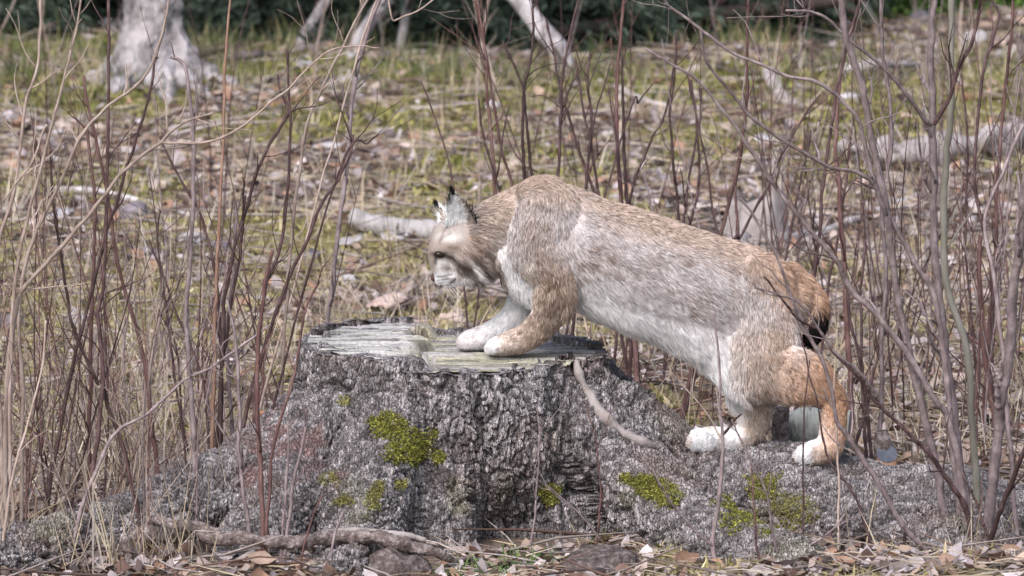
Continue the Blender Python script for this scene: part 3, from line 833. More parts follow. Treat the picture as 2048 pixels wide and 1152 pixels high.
# skeleton samples for the lie of the fur and the colouring
names = list(CH)
SP, ST, SR, SI = [], [], [], []
for k, nme in enumerate(names):
    c = smooth_path(CH[nme], 24)
    SP.append(c[:, :3]); ST.append(unit(np.gradient(c[:, :3], axis=0)) * (-1 if nme in ('neck', 'head', 'brow', 'jaw') else 1)); SR.append(np.maximum(c[:, 3], c[:, 4])); SI.append(np.full(24, k))
SP, ST, SR, SI = np.vstack(SP), np.vstack(ST), np.concatenate(SR), np.concatenate(SI)
def lie(p):
    out = np.zeros_like(p); near = np.zeros(len(p), int)
    for a in range(0, len(p), 20000):
        q = p[a:a + 20000]
        d = np.sqrt(((q[:, None] - SP[None]) ** 2).sum(2)) / SR[None]
        w = np.exp(-(d - d.min(1, keepdims=True)) * 7.0)
        out[a:a + 20000] = unit((w[:, :, None] * ST[None]).sum(1))
        near[a:a + 20000] = SI[np.argmin(d, 1)]
    return out, near
ID = {n: k for k, n in enumerate(names)}
WHITE, CREAM = S(240, 240, 244), S(224, 216, 208)
GREY, TAWNY, ORANGE, RUFOUS = S(203, 198, 200), S(192, 174, 162), S(194, 164, 142), S(190, 154, 128)
BROWN, BLACK = S(160, 142, 130), S(22, 18, 20)
def furcol(p, n, near, jit):
    """coat pattern in the animal's own side coordinates (same on both flanks)."""
    q = proj(np.column_stack([p[:, 0], np.full(len(p), YM), p[:, 2]])); u, v = q[:, 0] + 10 * jit[:, 0], q[:, 1] + 10 * jit[:, 1]
    top = np.interp(u, [1000, 1050, 1100, 1150, 1200, 1300, 1400, 1500, 1560, 1610, 1650], [385, 358, 350, 366, 392, 428, 456, 486, 510, 548, 600])
    bot = np.interp(u, [1000, 1100, 1150, 1200, 1300, 1400, 1500, 1600], [540, 600, 625, 645, 690, 730, 800, 810])
    h = (v - top) / (bot - top)
    c = np.tile(GREY, (len(p), 1))
    c = lerp(c, TAWNY, sstep(.26, .06, h)[:, None])
    c = lerp(c, BROWN, (sstep(.15, .7, fbm(p * 18, 2, 5)) * sstep(.8, .35, h) * .30)[:, None])
    w1, _, _, _ = worley(p * np.array([.6, 1, 1]) / .034, 60)
    spots = sstep(.42, .22, w1) * sstep(-.3, .3, fbm(p * 9, 2, 66))
    c = lerp(c, S(136, 116, 104), (spots * sstep(.05, .2, h) * sstep(.85, .6, h) * .62)[:, None])
    c = lerp(c, WHITE, sstep(.50, .98, h)[:, None])
    # rump and thigh turn orange towards the rear
    rear = sstep(1430, 1640, u + .25 * (v - 600)) * sstep(620, 560, v - .55 * (u - 1560) - 0) + sstep(1500, 1660, u)
    c = lerp(c, ORANGE, np.clip(rear, 0, 1)[:, None] * .9)
    legrear = sstep(0, 70, (u - 1500) * .75 - (v - 760) * .25) * (v > 640)
    c = lerp(c, RUFOUS, (np.clip(legrear, 0, 1) * .75 * (v < 840))[:, None])
    greybase = sstep(745, 800, v) * sstep(1590, 1530, u)
    c = lerp(c, S(220, 212, 210), (greybase * .8)[:, None])
    is_ = lambda *k: np.isin(near, [ID[a] for a in k])
    m = is_('thigh_near', 'shank_near')
    cc = lerp(np.tile(S(203, 191, 184), (len(p), 1)), WHITE, (sstep(1500, 1440, u - .3 * (v - 740)) * sstep(620, 700, v) * .85)[:, None])
    cc = lerp(cc, BROWN, (sstep(0, .6, fbm(p * 30, 2, 55)) * .45 * sstep(1470, 1510, u))[:, None])
    cc = lerp(cc, RUFOUS, (sstep(1480, 1660, u + .25 * (v - 690)) * .95)[:, None])
    cc = lerp(cc, S(128, 100, 84), (spots * .5)[:, None])
    cc = lerp(cc, S(212, 204, 202), (sstep(770, 800, v) * sstep(1600, 1540, u) * .7)[:, None])
    c = np.where((m & (v > 560))[:, None], lerp(c, cc, sstep(570, 700, v)[:, None]), c)
    m = is_('foot_near'); t = sstep(1690, 1650, u) * sstep(800, 850, v)
    cc = lerp(np.tile(RUFOUS, (len(p), 1)), S(222, 196, 180), t[:, None]); cc = lerp(cc, WHITE, (sstep(1640, 1622, u))[:, None])
    cc = lerp(cc, CREAM, (sstep(1678, 1690, u) * sstep(840, 870, v))[:, None])
    spot = sstep(.05, .45, fbm(p * 34, 2, 77)); cc = lerp(cc, ORANGE * .9, (spot * .55 * (v > 860))[:, None])
    c = np.where(m[:, None], cc, c)
    m = is_('thigh_far') & (v > 780)
    cc = lerp(np.tile(S(212, 196, 184), (len(p), 1)), WHITE, sstep(1500, 1470, u)[:, None]); cc = lerp(cc, ORANGE, (spot * .45 * (v > 840) * (u < 1450))[:, None])
    c = np.where(m[:, None], cc, c)
    # shoulder and near foreleg
    sh = np.exp(-((u - 1078) / 45) ** 2 - ((v - 470) / 62) ** 2)
    c = lerp(c, S(172, 154, 142), (sh * .75)[:, None])
    pale = np.exp(-((u - 1140) / 40) ** 2 - ((v - 440) / 40) ** 2); c = lerp(c, S(226, 220, 222), (pale * .6)[:, None])
    m = is_('fore_near')
    cc = lerp(np.tile(S(192, 174, 162), (len(p), 1)), S(210, 196, 188), sstep(1060, 1010, u)[:, None])
    cc = lerp(cc, WHITE, sstep(1006, 990, u)[:, None]); cc = lerp(cc, S(128, 106, 94), (sstep(.05, .5, fbm(p * 42, 2, 9)) * .65 * (v < 660))[:, None])
    cc = lerp(cc, CREAM, (sstep(1085, 1058, u) * sstep(660, 560, v))[:, None] * .7)
    c = np.where((m & (v > 510))[:, None], cc, c)
    m = is_('fore_far'); c = np.where((m & (v > 510))[:, None], lerp(np.tile(WHITE, (len(p), 1)), S(220, 208, 204), sstep(1010, 940, u)[:, None] * .5), c)
    m = is_('chest'); front = sstep(1085, 1040, u) * sstep(470, 560, v)
    c = lerp(c, WHITE, (m * front)[:, None] * .95)
    # neck and head
    m = is_('neck') & (u < 1030)
    cc = lerp(np.tile(S(180, 166, 156), (len(p), 1)), S(200, 192, 188), sstep(430, 520, v)[:, None]); cc = lerp(cc, TAWNY, sstep(425, 395, v)[:, None])
    c = np.where(m[:, None], cc, c)
    m = is_('head', 'brow', 'jaw', 'ruff') | (is_('neck') & (u < 955))
    hc = np.tile(S(162, 153, 148), (len(p), 1))
    hc = lerp(hc, S(150, 132, 116), (np.exp(-((u - 905) / 35) ** 2 - ((v - 488) / 14) ** 2))[:, None] * .6)
    hc = lerp(hc, S(226, 222, 220), (np.exp(-((u - 898) / 26) ** 2 - ((v - 470) / 9) ** 2))[:, None] * .8)
    hc = lerp(hc, S(178, 148, 130), (np.exp(-((u - 948) / 14) ** 2 - ((v - 482) / 26) ** 2))[:, None] * .7)
    hc = lerp(hc, WHITE, (sstep(530, 548, v) * sstep(945, 915, u))[:, None])
    hc = lerp(hc, WHITE, np.exp(-((u - 877) / 6) ** 2 - ((v - 524) / 12) ** 2)[:, None] * .8)
    # dark lines: behind the eye, cheek stripes, whisker rows, mouth
    def seg(ax, ay, bx, by, w):
        t = np.clip(((u - ax) * (bx - ax) + (v - ay) * (by - ay)) / ((bx - ax) ** 2 + (by - ay) ** 2), 0, 1)
        return np.exp(-(np.hypot(u - ax - t * (bx - ax), v - ay - t * (by - ay)) / w) ** 2)
    u0, v0 = u, v
    u, v = q[:, 0] + 1.2 * jit[:, 0], q[:, 1] + 1.2 * jit[:, 1]
    for a, s_, col in [((864, 505, 890, 503, 5.0), 1.0, BLACK), ((873, 506, 871, 522, 4.5), .95, BLACK), ((884, 505, 930, 518, 5.0), .95, S(50, 42, 40)), ((900, 488, 930, 494, 3.5), .5, S(80, 66, 58)), ((924, 525, 936, 500, 4.2), .6, S(80, 66, 58)), ((930, 505, 958, 548, 4.4), .8, S(244, 242, 244)), ((882, 518, 900, 524, 6.0), .85, S(244, 242, 240)), ((893, 535, 925, 530, 4.0), .5, S(110, 98, 90)), ((868, 440, 858, 490, 6), .4, S(140, 126, 114)), ((890, 452, 880, 480, 3), .5, S(100, 86, 76)), ((880, 474, 900, 462, 3.5), .5, S(96, 82, 70)),
                       ((938, 498, 974, 552, 4.2), .85, S(52, 44, 42)), ((958, 548, 985, 560, 5.0), .8, WHITE), ((876, 573, 900, 566, 3.2), .95, BLACK), ((898, 567, 914, 552, 4.4), .95, S(40, 35, 34)), ((875, 551, 905, 546, 2.0), .75, S(70, 62, 60)),
                       ((875, 558, 905, 553, 2.0), .75, S(70, 62, 60)), ((878, 564, 902, 560, 2.0), .7, S(70, 62, 60)), ((858, 480, 868, 540, 5), .45, S(160, 140, 124))]:
        hc = lerp(hc, col, (seg(*a) * s_)[:, None])
    c = np.where(m[:, None], hc, c)
    u, v = u0, v0
    # tail: tawny base, black tip
    m = is_('tail'); tt = np.clip(sstep(600, 622, v), 0, 1)
    c = np.where(m[:, None], lerp(np.tile(S(186, 152, 128), (len(p), 1)), BLACK, tt[:, None]), c)
    rs = np.exp(-((u - 1592) / 13) ** 2 - ((v - 655) / 45) ** 2) * (~is_('tail'))
    c = lerp(c, WHITE, (rs * .8)[:, None])
    return c
def furlen(p, near):
    q = proj(np.column_stack([p[:, 0], np.full(len(p), YM), p[:, 2]])); u, v = q[:, 0], q[:, 1]
    L = np.full(len(p), .023)
    bot = np.interp(u, [1000, 1100, 1150, 1200, 1300, 1400, 1500, 1600], [540, 600, 625, 645, 690, 730, 800, 810])
    L += .018 * sstep(90, 20, bot - v) * (u > 1130) * (u < 1480)
    is_ = lambda *k: np.isin(near, [ID[a] for a in k])
    L = np.where(is_('head', 'brow', 'jaw'), lerp(.005, .018, sstep(925, 965, u)), L)
    L = np.where(is_('head', 'brow', 'jaw') & (u < 915), .0045, L)
    L = np.where(is_('ruff'), .030, L)
    L = np.where(is_('fore_near', 'fore_far') & (v > 600), .014, L)
    L = np.where(is_('fore_near', 'fore_far') & (v > 670), .010, L)
    L = np.where(is_('foot_near'), .011, L)
    L = np.where(is_('thigh_far') & (v > 790), .013, L)
    L = np.where(is_('tail'), .018, L)
    return L
lynx = root('lynx', (P(1240, 800, YM)[0], YM, ZT), 'grey and tawny lynx stepping up onto the stump, head lowered, facing away from its black-tipped tail', 'lynx')
lynx['label'] = 'grey and tawny lynx with front paws on the stump and head lowered'
_, vnear = lie(lv)
body = mesh_obj('body', lv, lf, MATS['skin_fur'], lynx, col=furcol(lv, ln, vnear, np.zeros((len(lv), 2))))
def make_fur(name, n, mat, parent):
    a, b, c, d = (lv[lf[:, k]] for k in range(4))
    area = np.linalg.norm(np.cross(c - a, d - b), axis=1) * .5
    fc = (a + b + c + d) / 4
    fn_near = vnear[lf[:, 0]]
    w = area * np.where(np.isin(fn_near, [ID[k] for k in ('head', 'brow', 'jaw', 'ruff')]), 3.0, np.where(np.isin(fn_near, [ID[k] for k in ('foot_near', 'fore_near', 'fore_far', 'thigh_far', 'tail')]), 1.6, 1.0))
    k = RNG.choice(len(lf), n, p=w / w.sum())
    s, t = RNG.random(n)[:, None], RNG.random(n)[:, None]
    bl = lambda A: (A[lf[k, 0]] * (1 - s) + A[lf[k, 1]] * s) * (1 - t) + (A[lf[k, 3]] * (1 - s) + A[lf[k, 2]] * s) * t
    p, nn = bl(lv), unit(bl(ln))
    flow, near = lie(p)
    flow = flow + np.array([0, 0, -.35])
    is_ = lambda *q: np.isin(near, [ID[a] for a in q])
    # face: backwards from the nose
    nose = P(868, 556, YM)
    m = is_('head', 'brow', 'jaw'); flow = np.where(m[:, None], unit(p - nose), flow)
    m = is_('ruff'); flow = np.where(m[:, None], np.array([.75, 0, -.6]), flow)
    cl = np.stack([fbm(p / .035, 2, 200 + q) for q in range(3)], 1)
    L = furlen(p, near) * (.65 + .6 * RNG.random(n))
    ampl = np.where(is_('head', 'brow', 'jaw'), .12, np.where(L < .016, .22, .42))
    tg = unit(flow) + cl * ampl[:, None] + RNG.normal(size=(n, 3)) * .10
    tg = unit(tg - nn * (tg * nn).sum(1, keepdims=True))
    al = np.radians(np.where(is_('head', 'brow', 'jaw'), 16, 24)) + .10 * RNG.normal(size=n) + .14 * cl[:, 0]
    ca, sa = np.cos(al)[:, None], np.sin(np.clip(al, .08, 1))[:, None]
    f1, f2, cid, off = worley(p / .013, 40)
    npt = 5
    T = np.linspace(0, 1, npt)
    pts = np.zeros((n, npt, 3))
    jit = RNG.normal(size=(n, 2))
    for q, tt in enumerate(T):
        x = p - nn * .0015 + L[:, None] * (tg * ca * tt + nn * sa * tt * (1 - .35 * tt)) + np.array([0, 0, -1.0]) * (L * .18 * tt * tt)[:, None]
        x = x - off * .013 * (.40 * tt ** 1.5) * (L / .026)[:, None].clip(0, 1)
        pts[:, q] = x
    base = furcol(p, nn, near, jit)
    lum = (.85 + .30 * cid)[:, None] * (1 + .16 * RNG.normal(size=(n, 1)))
    col = np.zeros((n, npt, 3))
    agouti = (RNG.random(n) < .34) & ~is_('head', 'brow', 'jaw', 'fore_far') & (base.mean(1) < .62)
    for q, tt in enumerate(T):
        cc = base * lum
        cc = lerp(cc, cc * .85 + .02, (1 - tt) * .5)
        cc = np.where((agouti & (tt > .6))[:, None], cc * np.array([.42, .36, .32]), cc)
        col[:, q] = cc
    cu = bpy.data.hair_curves.new(name)
    cu.add_curves([npt] * n)
    o0 = np.array(WORLD_LOC[parent.name])
    cu.attributes['position'].data.foreach_set('vector', (pts - o0).astype(np.float32).ravel())
    if 'radius' not in cu.attributes: cu.attributes.new('radius', 'FLOAT', 'POINT')
    r0 = np.where(L < .012, .00042, .00060)
    rad = r0[:, None] * np.array([1, 1, .85, .6, .15])[None]
    cu.attributes['radius'].data.foreach_set('value', rad.astype(np.float32).ravel())
    at = cu.attributes.new('Col', 'FLOAT_COLOR', 'POINT')
    rgba = np.ones((n * npt, 4), dtype=np.float32); rgba[:, :3] = np.clip(col.reshape(-1, 3), 0, .9)
    at.data.foreach_set('color', rgba.ravel())
    cu.materials.append(mat)
    o = bpy.data.objects.new(name, cu); COL.objects.link(o); o.parent = parent
    return o
make_fur('fur', 270000, MATS['furmat'], lynx)
lpx = proj(lv)
def on_lynx(px, py, near_side=True):
    d = np.hypot(lpx[:, 0] - px, lpx[:, 1] - py)
    k = np.where(d < max(4, d.min() + 1.5))[0]
    k = k[np.argmin(lpx[k, 2])] if near_side else k[np.argmax(lpx[k, 2])]
    return lv[k], ln[k]
# eyes, nose, ears, whiskers
m_, t_, b_ = new_mat('eye_dark'); b_.inputs['Base Color'].default_value = (.02, .015, .01, 1); b_.inputs['Roughness'].default_value = .15
m_, t_, b_ = new_mat('nose_skin'); b_.inputs['Base Color'].default_value = (.09, .05, .048, 1); b_.inputs['Roughness'].default_value = .5
m_, t_, b_ = new_mat('whisker'); b_.inputs['Base Color'].default_value = (.8, .8, .8, 1)
def ellipsoid(c, ax, seg=14, rings=9):
    V, F = [], []
    for i in range(rings + 1):
        a = math.pi * i / rings
        for j in range(seg):
            b = 2 * math.pi * j / seg
            V.append(np.array(c) + ax[0] * math.sin(a) * math.cos(b) + ax[1] * math.sin(a) * math.sin(b) + ax[2] * math.cos(a))
    for i in range(rings):
        for j in range(seg):
            F.append((i * seg + j, i * seg + (j + 1) % seg, (i + 1) * seg + (j + 1) % seg, (i + 1) * seg + j))
    return np.array(V), F
X1, Y1, Z1 = np.eye(3)
for side in (True, False):
    p, n = on_lynx(878, 511, True)
    if not side: p = np.array([p[0], 2 * YM - p[1], p[2]])
    v, f = ellipsoid(p + np.array([0, .002 if side else -.002, 0]), [X1 * .014 - Z1 * .003, Y1 * .010, (Z1 * .9 + X1 * .3) * .010])
    mesh_obj('eye', v, f, MATS['eye_dark'], lynx)
c = P(869, 555, YM)
v, f = ellipsoid(c, [X1 * .010, Y1 * .014, Z1 * .011]); mesh_obj('nose', v, f, MATS['nose_skin'], lynx)
W = []
for side in (-1, 1):
    for k in range(9):
        a = P(884 + 3 * (k % 3), 556 + 4 * (k // 3), YM) + Y1 * side * .026
        d = unit(np.array([.35 + .15 * (k % 3) - .5 * (k == 0), side * .8, -.25 - .12 * (k // 3)]))
        pth = np.array([a + d * s - Z1 * (s * s * 3.0) for s in np.linspace(0, .075, 6)])
        W.append(tube(pth, np.linspace(.0005, .00015, 6), 3, cap=False))
v, f = join(W); setp(mesh_obj('whiskers', v, f, MATS['whisker'], lynx), kind='stuff')
def ear(side):
    """cupped ear: rows from base to tip; opening turned to the side and a little forward."""
    yb = YM + side * .056
    rows = 12; cols = 13
    base_f, base_b, tip = P(894, 452, yb), P(952, 464, yb), P(904, 381, yb + side * .012)
    if side > 0:
        base_f, base_b, tip = P(884, 450, yb), P(922, 452, yb), P(872, 408, yb + side * .012)
    V, C = [], []
    for i in range(rows):
        t = i / (rows - 1)
        mid = lerp((base_f + base_b) / 2, tip, t) + X1 * (.010 * math.sin(math.pi * t))
        hw = np.linalg.norm(base_b - base_f) / 2 * 1.12 * (1 - t) ** .55 * (1 + .12 * math.sin(math.pi * t)) + .0006
        ax = unit(lerp(unit(base_b - base_f), unit(np.array([.8, 0, -.35])), t))
        for j in range(cols):
            s = j / (cols - 1) * 2 - 1
            dep = (1 - s * s) * hw * .9
            V.append(mid + ax * hw * s - Y1 * side * dep * .4)
            C.append((s, t))
    V = np.array(V); C = np.array(C)
    # cup bulges away from the opening: the opening faces outward (towards side)
    F = [(i * cols + j, i * cols + j + 1, (i + 1) * cols + j + 1, (i + 1) * cols + j) for i in range(rows - 1) for j in range(cols - 1)]
    # give thickness
    n0 = len(V)
    F2 = [tuple(n0 + q for q in reversed(x)) for x in F]
    edge = [(i * cols, (i + 1) * cols) for i in range(rows - 1)] + [((i + 1) * cols - 1 + cols, (i + 1) * cols - 1) for i in range(rows - 1)]
    F3 = [(a, b, b + n0, a + n0) for a, b in edge]
    outer = np.tile(S(150, 135, 122), (n0, 1))
    inner = lerp(np.tile(S(246, 248, 250), (n0, 1)), S(150, 132, 120), sstep(.15, .6, C[:, 0])[:, None] * .8)
    inner = lerp(inner, BLACK, (np.clip(sstep(-.70, -.92, C[:, 0]) * sstep(.40, .6, C[:, 1]) + sstep(.86, .98, C[:, 0]) * sstep(.08, .2, C[:, 1]) + sstep(.86, .96, C[:, 1]), 0, 1))[:, None])
    outer = lerp(outer, BLACK, sstep(.7, .85, C[:, 1])[:, None])
    # V is the far wall (inner surface seen through the opening); V2 the back skin
    e = mesh_obj('ear', np.vstack([V, V + Y1 * (-side) * .004]), F + F2 + F3, MATS['skin_fur'], lynx, col=np.vstack([inner, outer]))
    # fur: white strands inside, black tuft at the tip
    n = 1500
    k = RNG.integers(0, n0, n)
    pp = V[k] + RNG.normal(size=(n, 3)) * .002
    ax = unit(tip - (base_f + base_b) / 2)
    d = ax * .8 + Y1 * side * .35 + RNG.normal(size=(n, 3)) * .25 + X1 * .15
    keep = C[k, 1] < .75
    pp, d, cc = pp[keep], d[keep], inner[k][keep] * (.85 + .3 * RNG.random((keep.sum(), 1)))
    blades(pp, d, .012 + .014 * RNG.random(len(pp)), np.full(len(pp), .0016), np.zeros(len(pp)), cc, 'ear_fur', MATS['furmat'], 'stuff', None, None, lynx)
    n = 150
    pp = tip + RNG.normal(size=(n, 3)) * .0022 - ax * .008
    d = unit(ax + X1 * -.12 + Z1 * .4) + RNG.normal(size=(n, 3)) * .09
    blades(pp, d, .010 + .014 * RNG.random(n), np.full(n, .0014), np.zeros(n), np.tile(BLACK, (n, 1)), 'ear_tuft', MATS['furmat'], 'stuff', None, None, lynx)
ear(-1); ear(1)
# ------------------------------------------------------------------ shrubs and bare stems
def to_ground(p):
    """extend a traced stem (world points, base first) down to the soil."""
    b = p[0]
    g = gz1(b[0], b[1]) - .03
    if near_stump(np.array([b[0]]), np.array([b[1]]), 0)[0]: g = -.08
    if b[2] > g + .02:
        d = p[0] - p[1]; d = d / max(abs(d[2]), 1e-6)
        dz = b[2] - g
        sx = np.clip(d[0], -.35, .35)
        add = np.array([b[0] + sx * dz * .8, b[1], g])
        p = np.vstack([add, p])
    return p
def stem_path(pts, Y0, Y1, n, ext=True, wig=.006, seed=0):
    k = len(pts); Ys = np.linspace(Y0, Y1, k)
    p = np.array([P(a[0], a[1], y) for a, y in zip(pts, Ys)])
    if ext: p = to_ground(p)
    q = smooth_path(p, n)
    L = np.linalg.norm(np.diff(q, axis=0), axis=1).sum()
    w = np.stack([fbm(q * 11 + seed * 3.7, 3, seed + j) for j in range(3)], 1) * wig * .6
    w[0] *= 0
    return q + w, L
def side_twig(base, tdir, L, r, mats, up=.35, sides=5, kinks=4, buds=True, out=None):
    a = random.uniform(0, 6.28)
    ref = unit(np.cross(tdir, np.array([math.cos(a), math.sin(a), .3])))
    ang = math.radians(random.uniform(28, 58))
    d = unit(tdir * math.cos(ang) + ref * math.sin(ang) + np.array([0, 0, up * .4]))
    pts = [base]; dd = d
    for k in range(kinks):
        dd = unit(dd + RNG.normal(size=3) * .16 + np.array([0, 0, .07]))
        pts.append(pts[-1] + dd * L / kinks)
    q = smooth_path(np.array(pts), kinks * 2 + 1)
    rr = np.linspace(r, r * .45, len(q))
    v, f = tube(q, rr, sides)
    geo = [(v, f)]
    if buds:
        for k in range(2, len(q), 2):
            c = q[k]; s = rr[k] * 1.7
            geo.append(tube(np.array([c - dd * s, c, c + dd * s * 1.6]), [s * .5, s, s * .15], 5))
    return join(geo), q, dd
def make_stem(parent, pts, Y0, Y1, r0, r1, mat, twigs=3, ext=True, seed=0, tl=(.06, .2), name='stem', host=None):
    n = max(14, 6 * len(pts))
    q, L = stem_path(pts, Y0, Y1, n * 3, ext, .006, seed); n = len(q)
    sc = mpp((Y0 + Y1) / 2)
    t = np.linspace(0, 1, n)
    rr = lerp(r0, r1, t) * sc * {'twig_pale': .54, 'twig_grey': .80}.get(mat, .72)
    # slight swelling at the nodes
    rr = rr * (1 + (.30 if r0 < 6 else .10) * np.exp(-(((t * (n / 9) + .3 * vnoise(np.column_stack([t * 9, t * 0 + seed]), 3)) % 1 - .5) / .10) ** 2)) * (1 + .10 * vnoise(np.column_stack([t * 60, t * 0 + seed]), 5))
    sides = 8 if r0 > 6 else 6
    o = mesh_obj(name, *tube(q, rr, sides), MATS[mat], parent)
    for k in range(twigs * 2 + (1 if twigs else 0)):
        i = random.randint(int(n * .28), n - 3)
        td = unit(q[min(i + 1, n - 1)] - q[i - 1])
        r = max(rr[i] * random.uniform(.35, .6), .0011)
        (v, f), tq, dd = side_twig(q[i], td, random.uniform(*tl), r, mat)
        geo = [(v, f)]
        if random.random() < .4:
            (v2, f2), _, _ = side_twig(tq[len(tq) // 2], dd, random.uniform(tl[0], tl[1]) * .5, r * .7, mat)
            geo.append((v2, f2))
        v, f = join(geo)
        tw = mesh_obj('twig', v, f, MATS[mat], parent)
        if host is None:
            tw.parent = o; tw.matrix_parent_inverse.identity()
    return o
SEED = [100]
def shrub(name, label, cat, group, stems):
    f = stems[0]
    Y0 = f[1]
    b = to_ground(np.array([P(a[0], a[1], Y0) for a in f[0][:2]]))[0]
    e = root(name, (b[0], b[1], max(b[2], -.03)), label, cat, group)
    for s in stems:
        SEED[0] += 7
        pts, Ya, Yb, r0, r1, mat = s[:6]
        opt = s[6] if len(s) > 6 else {}
        make_stem(e, pts, Ya, Yb, r0, r1, mat, opt.get('tw', 2), opt.get('ext', True), SEED[0], opt.get('tl', (.06, .2)), opt.get('name', 'stem'))
    return e
B = dict(ext=False, name='branch')
# --- the big multi-stemmed shrub at the right
YR = -.25
shrub('shrub', 'large grey-stemmed bare shrub rising from the right root end, arching over the lynx', 'shrub', None, [
    ([(1950, 1150), (1934, 1013), (1914, 896), (1891, 700), (1875, 575), (1868, 450), (1865, 300), (1863, 150), (1868, -40)], YR, YR + .1, 12, 8, 'twig_grey', dict(tw=3)),
    ([(1914, 1110), (1883, 994), (1860, 876), (1836, 778), (1816, 700), (1793, 575), (1783, 500), (1768, 400), (1743, 275), (1718, 160), (1693, 85), (1678, -30)], YR, YR - .2, 11, 7, 'twig_grey', dict(tw=3)),
    ([(1969, 1140), (1981, 1014), (1993, 896), (2005, 798), (2020, 700), (2028, 575), (2038, 500), (2052, 360), (2075, 200), (2090, 0)], YR - .05, YR - .2, 14, 10, 'twig_grey', dict(tw=2)),
    ([(1954, 1100), (1950, 896), (1932, 700), (1895, 576), (1888, 475), (1890, 375), (1900, 225), (1903, -30)], YR + .15, YR + .3, 11, 9, 'twig_green', dict(tw=1)),
    ([(1940, 1130), (1934, 1025), (1891, 955), (1860, 908), (1816, 865), (1757, 806), (1718, 759), (1663, 700)], YR - .1, YR - .3, 8, 4, 'twig_dark', dict(tw=2)),
    ([(1934, 1060), (1900, 850), (1868, 800), (1812, 705), (1760, 640), (1698, 575), (1678, 530), (1648, 495), (1608, 445), (1563, 390), (1533, 345), (1493, 285), (1448, 225), (1398, 165), (1348, 132), (1290, 95)], YR - .05, YR - .35, 9, 3, 'twig_grey', dict(tw=3)),
    ([(1925, 1120), (1908, 900), (1888, 700), (1868, 590), (1823, 515), (1783, 440), (1748, 350), (1728, 280), (1708, 230), (1640, 165), (1568, 150), (1498, 120), (1433, 82), (1348, 20), (1325, -10)], YR, YR - .3, 8, 3, 'twig_grey', dict(tw=4)),
    ([(1773, 430), (1753, 375), (1718, 345), (1658, 330), (1598, 300), (1548, 270), (1498, 230), (1463, 185), (1413, 125), (1400, 60)], YR - .15, YR - .35, 6, 3, 'twig_grey', dict(tw=3, **B)),
    ([(1862, 250), (1828, 210), (1798, 170), (1748, 120), (1693, 75), (1638, 27), (1573, 22)], YR + .05, YR - .15, 6, 3, 'twig_grey', dict(tw=3, **B)),
    ([(1868, 247), (1895, 200), (1913, 150), (1943, 85), (1968, -20)], YR + .05, YR, 7, 4, 'twig_dark', dict(tw=3, **B)),
    ([(1891, 1131), (1844, 1092), (1809, 1053), (1769, 990), (1730, 923), (1697, 870), (1674, 842), (1664, 786), (1636, 711), (1599, 645), (1589, 608), (1570, 561), (1538, 486), (1505, 429), (1480, 400)], YR - .15, YR - .35, 8, 3, 'twig_grey', dict(tw=2)),
    ([(1760, 800), (1740, 772), (1716, 743), (1669, 701), (1636, 654), (1599, 608), (1556, 589), (1510, 575)], YR - .25, YR - .4, 5, 2, 'twig_grey', dict(tw=1, **B)),
    ([(1640, 660), (1600, 640), (1570, 605), (1545, 575), (1528, 555)], YR - .3, YR - .4, 3.5, 2, 'twig_dark', dict(tw=0, **B)),
    ([(2010, 760), (1990, 560), (1968, 450), (2010, 330), (2048, 250)], YR, YR + .1, 6, 4, 'twig_grey', dict(tw=2)),
    ([(1975, 1100), (2010, 1000), (2060, 880)], YR - .2, YR - .3, 9, 7, 'twig_dark', dict(tw=1)),
])
shrub('sapling', 'slim pale double-kinked sapling just left of the tall grey shrub stems', 'sapling', None, [
    ([(1765, 700), (1770, 560), (1765, 420), (1785, 300), (1780, 190), (1765, 90), (1758, -20)], .5, .5, 5.5, 4, 'twig_grey', dict(tw=3))])
shrub('sapling', 'thin forked twig standing on the right root in front of the hind paw', 'sapling', None, [
    ([(1436, 1150), (1426, 1092), (1436, 1014), (1444, 935), (1446, 876), (1440, 818), (1436, 700), (1428, 620)], -.45, -.42, 7, 2.2, 'twig_grey', dict(tw=0)),
    ([(1446, 868), (1463, 845), (1483, 825)], -.43, -.45, 4, 2.5, 'twig_dark', dict(tw=0, **B)),
    ([(1426, 1090), (1385, 1053), (1346, 1010), (1300, 930)], -.45, -.45, 4.5, 2, 'twig_grey', dict(tw=1, **B)),
    ([(1444, 880), (1400, 810), (1340, 740)], -.43, -.4, 3, 1.5, 'twig_pale', dict(tw=1, **B))])
shrub('sapling', 'straight pinkish twig in front of the near hind foot', 'sapling', None, [
    ([(1679, 1150), (1677, 1014), (1675, 876), (1668, 800), (1672, 740)], -.45, -.42, 5, 2.2, 'twig_pale', dict(tw=0))])
shrub('sapling', 'fine dark twig crossing the thigh of the lynx', 'sapling', None, [
    ([(1720, 1010), (1660, 923), (1648, 888), (1636, 818), (1616, 747), (1609, 700), (1600, 660)], -.35, -.35, 3.8, 1.6, 'twig_dark', dict(tw=0)),
    ([(1606, 980), (1608, 880), (1612, 800), (1620, 720)], -.3, -.3, 3, 1.6, 'twig_dark', dict(tw=0))])
shrub('sapling', 'short branching twigs at the bottom edge below the right root', 'sapling', None, [
    ([(1560, 1150), (1545, 1050), (1530, 980), (1490, 900), (1460, 840)], -.5, -.5, 4.5, 2, 'twig_grey', dict(tw=3, tl=(.05, .15))),
    ([(1480, 1152), (1560, 1120), (1650, 1075), (1690, 1030)], -.5, -.5, 4.5, 2, 'twig_grey', dict(tw=3, tl=(.05, .15))),
    ([(1525, 1150), (1510, 1040), (1500, 930)], -.52, -.5, 4, 2, 'twig_red', dict(tw=1))])
